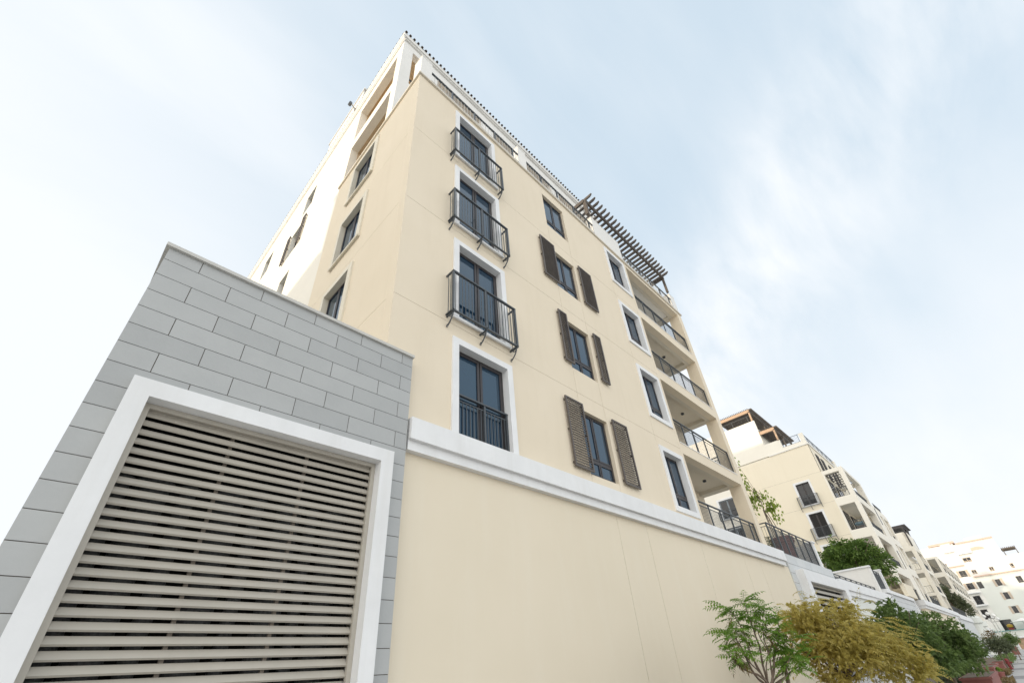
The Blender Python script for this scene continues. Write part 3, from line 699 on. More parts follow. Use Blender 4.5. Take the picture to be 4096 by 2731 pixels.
# ================================================================== 6. third and fourth buildings
def loggia_block(X, Y0, Yc, Y1, X1, levels, top, label, back, XB):
    b = thing('apartment_building', label, 'building', (X, Y0, GZ), 'apartment buildings along the street')
    def colm(*q): m = MB(); m.box(*q); m.build('loggia_column', M['warmwhite'], b)
    colm(X, X + .6, Y0, Yc, 4.0, top); colm(X, X + .6, Y1, Y1 + .25, 4.0, top)
    x = X + 7
    while x < X1: colm(x, x + .8, Y0, Y0 + .6, 4.0, top); x += 7
    m = MB(); e = .006; zs = [4.0]
    for i, (z0, z1) in enumerate(levels):
        zt_ = levels[i - 1][0] if i else top
        m.box(X + e, X + .4, Yc, Y1, z1, zt_ - (0.03 if i else 0)); m.box(X + .6, X1, Y0 + e, Y0 + .35, z1, zt_); m.box(X + .4, X1, Y0 + .35, Y1 + .2, z1 + .12, zt_ - .05)
    m.build('loggia_slab', M['warmwhite'], b)
    m = MB(); m.box(X, XB, Y1 + .25, Y1 + .5, 3.0, top); m.box(X, X + .3, Y1 + .5, back, 3.0, top - .01); m.box(X + .3, XB, Y1 + .5, back, top - .3, top - .02); m.box(XB - .3, XB, Y1 + .5, back, 3.0, top - .3)
    m.build('side_wall', M['cream_far'], b)
    for z0, z1 in levels:
        x = X + 1
        while x < X1 - 3: m = MB(); m.box(x, x + 2.6, Y1 + .17, Y1 + .245, z0, z1 - .25); m.build('glass_door', M['glass_far'], b); x += 3.5
    for z0, z1 in levels:
        railing(LEFT(X), Yc + .02, Y1 - .02, z0, z0 + 1.0, b, [Yc + .05, Y1 - .05], d=.15, step=.3, gap=False, barw=.016)
        x = X + .7
        while x + 6.2 < X1:
            railing(FRONT(Y0), x, x + 6.2, z0, z0 + 1.0, b, [x + 2, x + 4], d=.12, step=.3, gap=False, barw=.03); x += 7
    for z0, z1 in levels: m = MB(); m.box(X + 7.2, X + 7.6, Y0 - .03, Y0, z0 + .3, z1 - .2); m.build('slit_window', M['glass_far'], b)
    return b
b3 = loggia_block(100.0, 6.6, 7.15, 8.75, 108.4, [(14.28, 16.5), (10.75, 13.6), (7.35, 10.2), (4.2, 6.9)], 14.25, 'white apartment building with a dark pergola on its corner roof terrace, third in the row', 22, 124)
m = MB(); m.box(100, 106, 6.55, 8.8, 17.25, 17.5); x = 100.
while x < 106: m.box(x, x + .12, 6.2, 9.0, 17.5, 17.7); x += .6
m.box(100.0, 100.2, 6.62, 6.82, 14.2, 17.25); m.box(103, 103.2, 6.62, 6.82, 14.2, 17.25); m.box(105.8, 106, 6.62, 6.82, 14.2, 17.25); m.build('pergola', M['brown'], b3)
m = MB(); m.box(101.5, 124, 8.9, 22, 14.2, 17.6); m.box(109, 120, 8.5, 8.9, 14.2, 16.0); m.build('upper_wall', M['white'], b3)
for q in ((100.4, 103, 8.78, 8.9, 14.4, 16.4), (110, 118, 8.42, 8.5, 14.6, 15.7)): m = MB(); m.box(*q); m.build('glass_door', M['glass_far'], b3)
m = MB(); m.box(112, 122, 8.0, 10.5, 17.6, 17.8); x = 112.
while x < 122: m.box(x, x + .15, 7.6, 10.7, 17.8, 18.0); x += .7
m.box(112, 112.2, 8, 8.2, 14.2, 17.6); m.box(121.8, 122, 8, 8.2, 14.2, 17.6); m.build('pergola', M['wood'], b3)
b4 = loggia_block(129.0, 5.86, 6.32, 7.68, 172, [(12.76, 15.28), (9.65, 11.9), (6.3, 8.94)], 15.68, 'white apartment building with open square loggias, fourth in the row', 20, 172)

# ================================================================== 7. white building across the end of the street
X5 = 190.; K5 = X5 / 100.; L5 = LEFT(X5)
b5 = thing('apartment_building', 'sunlit white apartment building with beige shutters closing the far end of the street', 'building', (X5, 0, GZ), 'apartment buildings along the street')
S = lambda a, b, c, d: (a * K5, b * K5, c * K5, d * K5)
w5 = {'up': [S(.81, 1.77, 10.63, 11.25), S(3.9, 4.3, 10.2, 10.9), S(-.99, -.47, 8.92, 9.50), S(-3.25, -2.68, 8.91, 9.53), S(1.03, 1.60, 8.90, 9.47)],
      'sh': [S(2.27, 3.07, 8.72, 9.59), S(2.28, 3.07, 6.98, 7.83), S(-.84, -.29, 6.95, 7.81), S(-.80, -.28, 5.17, 6.05), S(-.75, -.25, 3.37, 4.25)],
      'pl': [S(1.25, 1.82, 6.93, 7.83), S(-3.2, -2.6, 6.95, 7.81), S(-3.3, -2.7, 5.17, 6.05)],
      'dr': [S(2.32, 3.14, 4.93, 6.09), S(2.44, 3.20, 3.0, 4.27), S(.6, 1.9, 1.42, 2.75)]}
allw = [q for v in w5.values() for q in v]
wall(L5, (1.85 * K5, 9.5 * K5), (GZ, 13.45 * K5), [q for q in allw if q[0] > 1.86 * K5 and q[3] < 13 * K5], .4, 'front_wall', M['white'], b5)
wall(LEFT(X5 + .25), (-2.86 * K5, 1.85 * K5), (8.45 * K5, 13.25 * K5), [q for q in allw if q[1] < 1.86 * K5 and q[2] > 8.45 * K5 and q[0] > -2.86 * K5], .4, 'front_wall', M['white'], b5)
wall(LEFT(X5 + .25), (-14 * K5, -2.86 * K5), (8.45 * K5, 10.62 * K5), [q for q in allw if q[0] < -2.6 * K5 and q[2] > 8.45 * K5], .4, 'front_wall', M['white'], b5)
wall(LEFT(X5 + .25), (-14 * K5, 1.85 * K5), (1.37 * K5, 8.45 * K5), [q for q in allw if q[1] < 1.95 * K5 and q[3] < 8.45 * K5], .4, 'front_wall', M['green_wall'], b5)
for kind, lst in w5.items():
    for (u0, u1, z0, z1) in lst:
        X_ = X5 if (u0 > 1.86 * K5) else X5 + .25
        window(LEFT(X_), u0, u1, z0, z1, b5, d=.18, kind='french' if kind == 'dr' else 'casement', glassm=M['glass_far'], framem=M['brown'] if kind != 'up' else M['beige_sh'])
        if kind == 'sh':
            for a, b in ((u0 - .55, u0 - .05), (u1 + .05, u1 + .55)):
                m = MB(LEFT(X_)); m.frame(a, b, z0 - .1, z1 + .1, .07, -.08, -.01); m.box(a + .07, b - .07, -.05, -.02, z0, z1)
                for k in range(8): m.box(a + .07, b - .07, -.07, -.05, z0 + .1 + k * (z1 - z0 - .2) / 8, z0 + .16 + k * (z1 - z0 - .2) / 8)
                m.build('beige_shutter', M['beige_sh'], b5)
m = MB(L5); m.box(1.98 * K5, 6 * K5, -.5, 0, 10.22 * K5, 10.36 * K5); m.build('pink_band', M['pink'], b5)
m = MB(LEFT(X5 + .25)); m.box(-3.6 * K5, 1.72 * K5, -.5, 0, 8.46 * K5, 8.62 * K5); m.box(-14 * K5, -3.6 * K5, -.4, 0, 8.46 * K5, 8.6 * K5); m.build('pink_band', M['pink'], b5)
m = MB(LEFT(X5)); m.box(2.0 * K5, 3.6 * K5, -1.0, 0, 6.42 * K5, 6.55 * K5); m.build('canopy', M['trim'], b5)
for q in ((2.0 * K5, 3.6 * K5, -1.1, 0, 4.72 * K5, 4.9 * K5), (.2 * K5, 1.9 * K5, -.6, .2, 11.75 * K5, 12.2 * K5)): m = MB(LEFT(X5)); m.box(*q); m.build('balcony', M['trim'], b5)
railing(L5, 2.1 * K5, 3.4 * K5, 4.9 * K5, 5.45 * K5, b5, [], d=-1.0, step=.3, gap=False, barw=.03)
# roofline: pitched tile edge, upper block, arch, terrace steps
m = MB(); m.box(X5 - .3, X5 + 8, 1.6 * K5, 4.9 * K5, 13.5 * K5, 13.8 * K5); m.box(X5 - .1, X5 + 8, -2.9 * K5, 1.5 * K5, 13.25 * K5, 13.45 * K5); m.build('tiled_roof', M['pink'], b5)
m = MB(); m.box(X5 + 2, X5 + 9, -1.8 * K5, .3 * K5, 13.45 * K5, 14.0 * K5); m.box(X5 - .7, X5, 2.2 * K5, 3.4 * K5, 12.3 * K5, 13.5 * K5); m.build('roof_block', M['white'], b5)
m = MB(L5); P = [(-1.4 * K5, 12.05 * K5), (.55 * K5, 12.05 * K5)]
P = [(-.42 * K5 + .95 * K5 * math.cos(t), 12.05 * K5 + .42 * K5 * math.sin(t)) for t in [math.pi * k / 12 for k in range(13)]]
m.prism(P, .1, -.12 + .3, 'd'); m.build('blind_arch', M['beige_sh'], b5)
m = MB(); m.box(X5 + .02, X5 + 14, 9.3 * K5, 9.5 * K5, GZ, 13.4 * K5); m.box(X5 + .65, X5 + 14, -2.86 * K5, -2.7 * K5, 10.6 * K5, 13.25 * K5); m.box(X5 + .7, X5 + 14, -14 * K5, 9.3 * K5, 10.4 * K5, 10.6 * K5); m.build('side_wall', M['cream_far'], b5)
m = MB(); m.box(X5 + 1, X5 + 6, -4.6 * K5, -3.1 * K5, 11.5 * K5, 11.65 * K5); x = -4.6 * K5
while x < -3.1 * K5: m.box(X5 + .6, X5 + 6.4, x, x + .12, 11.65 * K5, 11.75 * K5); x += .4
m.box(X5 + 1, X5 + 1.2, -3.2 * K5, -3.1 * K5, 10.6 * K5, 11.5 * K5); m.box(X5 + 1, X5 + 1.2, -4.6 * K5, -4.5 * K5, 10.6 * K5, 11.5 * K5); m.build('pergola', M['wood'], b5)
# podium with teal edge and arched gate
pod = thing('podium_wall', 'pale green podium wall with a teal edge and an arched timber gate, at the far end', 'wall', (X5 - 6, 0, GZ))
YA = .55 * K5; RA = .82 * K5; ZA = .05 * K5
m = MB(LEFT(X5 - 6)); pts = [(-14 * K5, GZ), (YA - RA, GZ)] + [(YA - RA * math.cos(t), ZA + RA * .55 * math.sin(t)) for t in [math.pi * k / 14 for k in range(15)]] + [(YA + RA, GZ), (3.0 * K5, GZ), (3.0 * K5, 1.3 * K5), (-14 * K5, 1.3 * K5)]
m.prism(pts, 0, .6, 'd'); m.build('wall', M['green_wall'], pod)
m = MB(); m.box(X5 - 6.2, X5 + .2, -14 * K5, 3.0 * K5, 1.3 * K5, 1.40 * K5); m.build('teal_edge', M['teal'], pod)
m = MB(LEFT(X5 - 5.7)); m.box(YA - RA, YA + RA, 0, .1, GZ, ZA + RA * .6); m.build('gate', M['gate_and_lit_wood'], pod)
m = MB(LEFT(X5 - 6.1)); m.tube([(YA + RA, 0, GZ)] + [(YA + RA * math.cos(t), 0, ZA + RA * .55 * math.sin(t)) for t in [math.pi * k / 14 for k in range(15)]] + [(YA - RA, 0, GZ)], .22, 8); m.build('arch_trim', M['trim'], pod)
um = thing('patio_umbrella', 'open white patio umbrella on the podium of the far building', 'umbrella', (X5 - 3, -.9, 1.4 * K5))
m = MB(); m.tube([(X5 - 3, -.9, 1.4 * K5), (X5 - 3, -.9, 2.65 * K5)], .06, 8); m.build('pole', M['coping'], um)
m = MB(); m.lathe(X5 - 3, -.9, [(2.4, 2.36 * K5), (2.4, 2.3 * K5), (1.2, 2.5 * K5), (.05, 2.7 * K5)], 8); m.build('canopy', M['canvas'], um)
kd = thing('display_stand', 'round yellow topped red stand in a dark doorway of the far white building', 'stand', (X5 - 2, 1.0 * K5, 1.4 * K5))
m = MB(); m.lathe(X5 - 2, 1.05 * K5, [(.55, 1.4 * K5), (.5, 1.7 * K5)], 16); m.build('base', M['redp'], kd)
m = MB(); m.lathe(X5 - 2, 1.05 * K5, [(.3, 1.7 * K5), (.62, 1.8 * K5), (.62, 2.05 * K5), (.2, 2.15 * K5)], 16); m.build('top', M['yellow'], kd)

# ================================================================== 8. ground
def sheet(name, x0, x1, y0, y1, z, mat):
    m = MB(); m.raw([(x0, y0, z), (x1, y0, z), (x1, y1, z), (x0, y1, z)], [(0, 1, 2, 3)])
    o = m.build(name, mat); o['kind'] = 'structure'; return o
sheet('ground', -900, 1500, -1200, 1200, GZ - .02, M['paver'])
sheet('pavement', -60, 186, -14, 6, GZ - .008, M['paver'])
for x in (24.5, 38.4, 50.5, 63, 77, 92): sheet('paving_strip', x, x + 3.4, -3.5, 2.1, GZ - .003, M['paver_dark'])
m = MB()
x = 8.
for x0, x1 in ((6, 33), (34.2, 44), (45.5, 62), (64, 98)): m.box(x0, x1, 2.15, 5.95, GZ - .1, GZ + .10)
o = m.build('planting_bed', M['earth']); o['kind'] = 'structure'
m = MB(); rnd = random.Random(3)
for k in range(5200):
    x = rnd.uniform(17, 33); y = rnd.uniform(2.3, 5.6); a = rnd.uniform(0, 6.28); h = rnd.uniform(.05, .16); w = .012
    dx, dy = math.cos(a) * w, math.sin(a) * w; lx, ly = rnd.uniform(-.05, .05), rnd.uniform(-.05, .05)
    m.raw([(x - dx, y - dy, GZ + .1), (x + dx, y + dy, GZ + .1), (x + lx, y + ly, GZ + .1 + h)], [(0, 1, 2)])
o = m.build('grass', M['grass']); o['kind'] = 'stuff'

# ================================================================== 9. plants
def leaf(m, p, d, up, L, W, droop=.2):
    """a pointed folded leaf: four triangles"""
    d = d.normalized(); s = d.cross(up)
    if s.length < 1e-3: s = d.cross(Vector((1, 0, 0)))
    s.normalize(); n = s.cross(d)
    a = p; b = p + d * (L * .45) + s * (W * .5) + n * (W * .12); c = p + d * (L * .45) - s * (W * .5) + n * (W * .12)
    t = p + d * L - Vector((0, 0, droop * L)); k = p + d * (L * .5) - Vector((0, 0, droop * L * .2))
    m.raw([a, b, t, c, k], [(0, 1, 4), (1, 2, 4), (2, 3, 4), (3, 0, 4)])

def pinnate(m, p, d, L, n, lw, ll, rnd, droop=.5, stem=None, roll=.7):
    """a feather-shaped compound leaf: leaflets in pairs along a drooping stalk"""
    d = d.normalized(); side = d.cross(Vector((0, 0, 1)))
    if side.length < 1e-3: side = Vector((1, 0, 0))
    side.normalize(); side = Matrix.Rotation(rnd.uniform(-roll, roll), 3, d) @ side; q = p.copy(); dd = d.copy()
    pts = [q.copy()]
    for i in range(n):
        q = q + dd * (L / n); dd = (dd - Vector((0, 0, droop / n))).normalized(); pts.append(q.copy())
        f = math.sin(math.pi * (.18 + .72 * i / n))
        for sg in (-1, 1):
            ld = (side * sg + dd * .45 + Vector((0, 0, rnd.uniform(-.25, .05)))).normalized()
            leaf(m, q, ld, Vector((0, 0, 1)), ll * f * rnd.uniform(.85, 1.15), lw * f, .15)
    leaf(m, q, dd, Vector((0, 0, 1)), ll, lw, .2)
    if stem is not None: stem.tube(pts[::2] if len(pts) > 5 else pts, .004, 4, caps=False)

def rdir(rnd, zlo=-1, zhi=1):
    z = rnd.uniform(zlo, zhi); a = rnd.uniform(0, 2 * math.pi); r = math.sqrt(max(0, 1 - z * z)); return Vector((r * math.cos(a), r * math.sin(a), z))

def limb(m, p, q, r0, r1, rnd, sag=.08, n=6):
    p, q = Vector(p), Vector(q); pts = []
    off = rdir(rnd) * ((q - p).length * sag)
    for i in range(n + 1):
        t = i / n; pts.append(p.lerp(q, t) + off * math.sin(math.pi * t) + rdir(rnd) * (.012 * (q - p).length if 0 < i < n else 0))
    m.tube(pts, [r0 + (r1 - r0) * i / n for i in range(n + 1)], 7); return pts

def plant(name, label, cat, base, group=None): return thing(name, label, cat, base, group)

# -- tree 1: sparse ailanthus-like sapling in front of the wall
rnd = random.Random(11)
t1 = plant('young_tree', 'sparse young tree with bare forked stems and fresh green feather leaves, leftmost on the pavement', 'tree', (10.0, 3.66, GZ), 'street trees in front of the wall')
wd = MB(); lf = MB(); dead = MB(); st = MB()
fork = Vector((10.0, 3.66, -.36)); limb(wd, (10.02, 3.66, GZ + .05), fork, .055, .048, rnd, .02)
limb(wd, (10.35, 3.55, GZ + .05), (10.45, 3.45, .1), .05, .03, rnd, .03)
tips = [(9.35, 3.84, .55), (9.55, 3.8, .92), (9.75, 3.75, .75), (9.95, 3.6, 1.02), (10.2, 3.55, .85), (10.45, 3.45, .9), (10.7, 3.35, .7), (10.85, 3.25, .35), (10.6, 3.3, .15), (9.15, 3.9, .25), (10.35, 3.35, .45), (9.8, 3.9, .5), (10.75, 3.15, .0), (10.3, 3.2, .1)]
for i, tpt in enumerate(tips):
    tpt = Vector(tpt); m0 = fork.lerp(tpt, .5) + Vector((rnd.uniform(-.08, .08), rnd.uniform(-.08, .08), -.05))
    r0 = .022 if i % 3 == 0 else .013
    limb(wd, fork, m0, r0, r0 * .8, rnd, .10, 5); limb(wd, m0, tpt, r0 * .8, .006, rnd, .12, 5)
    n = 9 if i < 9 else 8
    for k in range(n):
        d = rdir(rnd, -.1, .75); pinnate(lf, tpt + rdir(rnd) * .04, d, rnd.uniform(.28, .42), 7, .05, .10, rnd, .5, st)
    for k in range(8):
        q = m0.lerp(tpt, rnd.uniform(.3, .95)); pinnate(lf, q, rdir(rnd, -.3, .5), rnd.uniform(.22, .34), 6, .046, .095, rnd, .6, st)
    if i in (0, 1, 4, 6, 9):
        for k in range(9): pinnate(dead, tpt.lerp(m0, rnd.uniform(.1, .7)), rdir(rnd, -.7, .1), rnd.uniform(.16, .26), 6, .024, .075, rnd, 1.6, st)
wd.build('trunk', M['bark'], t1, True); cr = lf.build('crown', M['leaf_green'], t1); st.build('leaf_stalk', M['leaf_green'], cr); dead.build('wilted_foliage', M['leaf_brown'], t1)

def dense_crown(m, blobs, n, L, W, rnd, kind='leaf', shell=.55, wood=None, trunk=None):
    """leaves spread through several uneven clumps; blobs = (centre, radii)"""
    vol = [b[1][0] * b[1][1] * b[1][2] for b in blobs]; tot = sum(vol)
    for (c, r), v in zip(blobs, vol):
        c = Vector(c); k = int(n * v / tot)
        sub = [(rdir(rnd, -.8, 1), rnd.uniform(.30, .55)) for _ in range(16)]
        for i in range(k):
            if rnd.random() < .72:
                sd, sr = rnd.choice(sub); d = sd * (1 - sr * .6) + rdir(rnd) * (sr * rnd.random() ** .5)
            else: d = rdir(rnd) * (shell + (1 - shell) * rnd.random()) * rnd.uniform(.5, 1)
            p = c + Vector((d.x * r[0], d.y * r[1], d.z * r[2]))
            o = (d.normalized() + rdir(rnd) * .8).normalized()
            if kind == 'leaf':
                leaf(m, p, o, (rdir(rnd) + Vector((0, 0, 1.2))).normalized(), L * rnd.uniform(.7, 1.25), W * rnd.uniform(.75, 1.2), .15)
            elif kind == 'rosette':
                for q in range(5):
                    leaf(m, p, (o + rdir(rnd) * .9).normalized(), rdir(rnd), L * rnd.uniform(.7, 1.2), W, .1)
            else:
                pinnate(m, p, (Vector((o.x, o.y, .22 + o.z * .25)) + rdir(rnd) * .25).normalized(), L * rnd.uniform(.7, 1.2), 9, W, L * .21, rnd, rnd.uniform(.7, 1.5), None, .3)

# -- tree 2: olive-gold weeping crown
rnd = random.Random(5)
t2 = plant('olive_gold_tree', 'round tree with dense olive gold feather leaves, second from the left on the pavement', 'tree', (15.0, 3.62, GZ), 'street trees in front of the wall')
wd = MB(); lf = MB()
limb(wd, (15.0, 3.62, GZ + .05), (15.0, 3.6, -.45), .085, .07, rnd, .01)
for k in range(16):
    a = k * .9; limb(wd, (15.0, 3.6, -.5), (15.0 + math.cos(a) * rnd.uniform(.4, 1.2), 3.55 + math.sin(a) * rnd.uniform(.4, 1.2), rnd.uniform(-.1, 1.0)), .035, .008, rnd, .12)
blobs = [((15.0, 3.55, .45), (1.25, 1.25, .75)), ((14.2, 3.75, .65), (.75, .6, .55)), ((15.4, 3.5, .85), (.75, .8, .55)), ((15.9, 3.0, .15), (.9, .9, .65)), ((15.6, 2.5, -.25), (.8, .75, .5)), ((14.55, 3.3, -.1), (.9, .9, .55)), ((16.3, 2.45, -.35), (.6, .6, .4)), ((13.75, 3.92, .85), (.4, .35, .35)), ((14.6, 3.85, 1.05), (.5, .5, .38))]
dense_crown(lf, [(c, (r[0] * 1.05, r[1] * 1.05, r[2] * 1.1)) for c, r in blobs], 620, .42, .044, rnd, 'pinnate')
dense_crown(lf, [(c, (r[0] * .93, r[1] * .93, r[2] * .95)) for c, r in blobs], 2500, .12, .052, rnd, 'rosette')
wd.build('trunk', M['bark'], t2, True); lf.build('crown', M['leaf_olive'], t2)

# -- trees 3: dark green dense crowns
rnd = random.Random(21)
t3 = plant('dark_green_tree', 'tall dark green leafy tree rising just behind the olive gold one', 'tree', (21.0, 3.1, GZ), 'street trees in front of the wall')
wd = MB(); lf = MB(); limb(wd, (21.0, 3.1, GZ + .05), (21, 3.1, -.2), .09, .07, rnd, .02)
for k in range(9): limb(wd, (21, 3.1, -.3), (21 + rnd.uniform(-.8, .8), 3.1 + rnd.uniform(-.8, .8), rnd.uniform(.2, 1.1)), .035, .01, rnd)
dense_crown(lf, [((20.9, 2.95, .75), (.75, .7, .7)), ((20.6, 3.3, .45), (.8, .6, .6)), ((21.4, 2.7, .35), (.9, .8, .75)), ((21.3, 2.5, -.25), (.9, .8, .55)), ((21.0, 2.85, 1.2), (.35, .3, .4)), ((20.5, 3.15, 1.0), (.3, .3, .35))], 1900, .13, .055, rnd, 'rosette')
wd.build('trunk', M['bark'], t3, True); lf.build('crown', M['leaf_dark'], t3)
t4 = plant('dark_green_tree', 'broad dark green bushy tree, widest of the green street trees, above the red planters', 'tree', (25.0, 2.6, GZ), 'street trees in front of the wall')
wd = MB(); lf = MB(); limb(wd, (25, 2.6, GZ + .05), (25, 2.6, -.5), .09, .07, rnd, .02)
for k in range(9): limb(wd, (25, 2.6, -.55), (25 + rnd.uniform(-1, 1), 2.4 + rnd.uniform(-.8, .8), rnd.uniform(0, .9)), .035, .01, rnd)
dense_crown(lf, [((24.8, 2.55, .55), (1.1, .9, .75)), ((25.2, 2.15, .2), (1.2, .75, .75)), ((25.6, 1.85, -.1), (.9, .5, .6)), ((24.6, 2.9, .2), (1., .8, .7)), ((24.6, 2.3, -.4), (1., .9, .5))], 2300, .14, .06, rnd, 'rosette')
wd.build('trunk', M['bark'], t4, True); lf.build('crown', M['leaf_dark'], t4)

# -- slender staked trees in the planting beds further on
def slim_tree(x, y, h, rad, label, leafm, seed, n=900, lean=0.):
    rnd = random.Random(seed)
    t = plant('slim_tree', label, 'tree', (x, y, GZ), 'slender trees along the pavement')
    wd = MB(); lf = MB(); k_ = min(1., h / 3); limb(wd, (x, y, GZ + .05), (x + .05, y + lean, GZ + h * .55), .055 * k_, .04 * k_, rnd, .02)
    for k in range(7): limb(wd, (x + .05, y + lean, GZ + h * .5), (x + rnd.uniform(-.7, .7) * rad, y + lean + rnd.uniform(-.7, .7) * rad, GZ + h * rnd.uniform(.65, .95)), .022 * k_, .006, rnd)
    bl = [((x + rnd.uniform(-.4, .4) * rad, y + lean + rnd.uniform(-.45, .45) * rad, GZ + h * rnd.uniform(.6, .85)), (rad * .6, rad * .6, h * .17)) for _ in range(6)]
    dense_crown(lf, bl, n, .09 + x * .0012, .04 + x * .0006, rnd, 'leaf', .2)
    wd.build('trunk', M['bark'], t, True); lf.build('crown', leafm, t)
slim_tree(29.5, 2.1, 2.15, .62, 'thin tree with a loose grey green crown beside the broad dark bush', M['leaf_grey'], 31, 1000)
slim_tree(37.0, 2.2, 2.0, .45, 'thin leaning yellow green sapling behind the long red planter', M['leaf_yellowgreen'], 32, 260)
slim_tree(47.5, 1.85, 2.15, .95, 'grey green spreading tree with slanting trunk over the red planters', M['leaf_grey'], 33, 1900)
slim_tree(54.0, 1.75, 2.1, .8, 'second grey green spreading tree, just past the stacked red planters', M['leaf_grey'], 34, 1100)
slim_tree(74.0, 1.5, 2.65, .85, 'round fresh green tree before the street lamps', M['leaf_dark'], 35, 1300)
slim_tree(98.0, 1.7, 2.7, .9, 'far round green tree nearest the arched gate', M['leaf_dark'], 36, 700)
slim_tree(62.0, 2.25, 2.75, .8, 'brownish thin tree against the cream bay wall', M['leaf_brown'], 37, 420)

# -- planters and pots on the pavement
def planter(x0, x1, y0, y1, h, label, plantlabel=None, mat='planter'):
    t = thing('planter', label, 'planter', ((x0 + x1) / 2, (y0 + y1) / 2, GZ), 'red planters along the pavement')
    m = MB(); m.box(x0 + .05, x1 - .05, y0 + .05, y1 - .05, GZ, GZ + h - .08); m.box(x0, x1, y0, y1, GZ + h - .08, GZ + h); m.build('box', M[mat], t)
    m = MB(); m.box(x0 + .08, x1 - .08, y0 + .08, y1 - .08, GZ + h, GZ + h + .015); m.build('soil', M['earth'], t)
def hedge(x0, x1, y0, y1, z0, z1, label, leafm, seed, n=700):
    rnd = random.Random(seed); m = MB(); st = MB()
    for k in range(n):
        p = Vector((rnd.uniform(x0, x1), rnd.uniform(y0, y1), z0 + (z1 - z0) * rnd.random() ** .7)); leaf(m, p, rdir(rnd, -.2, 1), rdir(rnd), .14, .07, .1)
    for k in range(6):
        x = x0 + (x1 - x0) * (k + .5) / 6; st.tube([(x, (y0 + y1) / 2, z0 - .02), (x, (y0 + y1) / 2, z1 - .1)], .02, 5)
    t = plant('hedge', label, 'hedge', ((x0 + x1) / 2, (y0 + y1) / 2, z0), 'low hedges along the pavement')
    m.build('foliage', leafm, t); st.build('stem', M['bark'], t)
planter(26.7, 31.5, 1.62, 2.62, .60, 'longest red planter box, nearest on the pavement, with a pale notice on its edge')
planter(37.0, 40.6, 1.95, 2.55, .62, 'square red planter box under the thin leaning tree')
planter(41.0, 42.7, 1.95, 2.30, .66, 'taller red planter box standing behind the square one')
planter(47.3, 50.0, 1.90, 2.45, .62, 'red planter box below the grey green spreading trees')
planter(110.0, 113, 1.9, 2.8, 1.1, 'small distant red planter beside the arched gate')
hedge(27, 31.2, 2.7, 3.4, GZ + .1, -.75, 'clipped olive hedge behind the longest red planter', M['leaf_grey'], 41, 1300)
hedge(35.5, 40.5, 2.65, 3.3, GZ + .1, -.75, 'clipped hedge behind the square red planter', M['leaf_grey'], 42, 1200)
hedge(57, 73, 1.7, 2.7, GZ + .1, -.85, 'low trimmed hedge bordering the pavement near the far trees', M['leaf_dark'], 43, 1800)
hedge(42.5, 46.5, 1.7, 2.05, GZ, -1.38, 'dry brown ground shrub on the pavement edge', M['leaf_brown'], 44, 600)
hedge(31.5, 35.5, 1.35, 1.75, GZ, -1.40, 'sprawling dry shrub in front of the small round pot', M['leaf_brown'], 45, 500)
pt = thing('flower_pot', 'small round red pot with a green plant on the pavement', 'pot', (38.6, 1.95, GZ))
m = MB(); m.lathe(38.6, 1.95, [(.16, GZ), (.22, GZ + .28), (.24, GZ + .28), (.24, GZ + .34), (.19, GZ + .34), (.18, GZ + .28)], 20); m.build('pot', M['planter'], pt)
m = MB(); rnd = random.Random(8)
for k in range(160): leaf(m, Vector((38.6, 1.95, GZ + .36)) + rdir(rnd, 0, 1) * .15, rdir(rnd, 0, 1), rdir(rnd), .12, .05)
m.build('foliage', M['leaf_green'], pt)
nt_ = MB(); nt_.prism([(29.2, -.98), (29.6, -.98), (29.6, -.72), (29.2, -.72)], 2.2, 2.23, 'd')
tag(nt_.build('notice_board', M['canvas']), 'small pale notice board standing on the longest red planter', 'sign')
bo = thing('fire_hydrant', 'small dark red hydrant on the pavement beside the low trimmed hedge', 'hydrant', (52.5, 1.85, GZ))
m = MB(); m.lathe(52.5, 1.85, [(.14, GZ), (.14, GZ + .06), (.10, GZ + .06), (.10, GZ + .5), (.13, GZ + .5), (.13, GZ + .54), (.09, GZ + .64), (.02, GZ + .68)], 14); m.build('barrel', M['redp'], bo)
m = MB(); m.tube([(52.5, 1.6, GZ + .4), (52.5, 2.1, GZ + .4)], .05, 8); m.build('outlet', M['redp'], bo)

# -- street lamps
def street_lamp(x, y, label):
    t = thing('street_lamp', label, 'street lamp', (x, y, GZ), 'street lamps'); z = 3.2
    m = MB(); m.lathe(x, y, [(.16, GZ), (.16, GZ + .5), (.09, GZ + .6), (.06, z), (.10, z + .05), (.03, z + .1)], 12); m.build('post', M['coping'], t)
    for dy in (-.55, 0, .55):
        m = MB(); zz = z + .12 + (.3 if dy == 0 else 0); m.tube([(x, y, z), (x, y + dy, z - .05), (x, y + dy, zz)], .03, 6); m.build('arm', M['shutter'], t)
        m = MB(); m.lathe(x, y + dy, [(.08, zz), (.24, zz + .14), (.24, zz + .3), (.1, zz + .46), (.02, zz + .5)], 12); m.build('globe', M['lampglass'], t)
street_lamp(104, 2.75, 'three globe street lamp, nearer of the two before the far building')
street_lamp(121, 2.8, 'three globe street lamp, farther of the two before the far building')

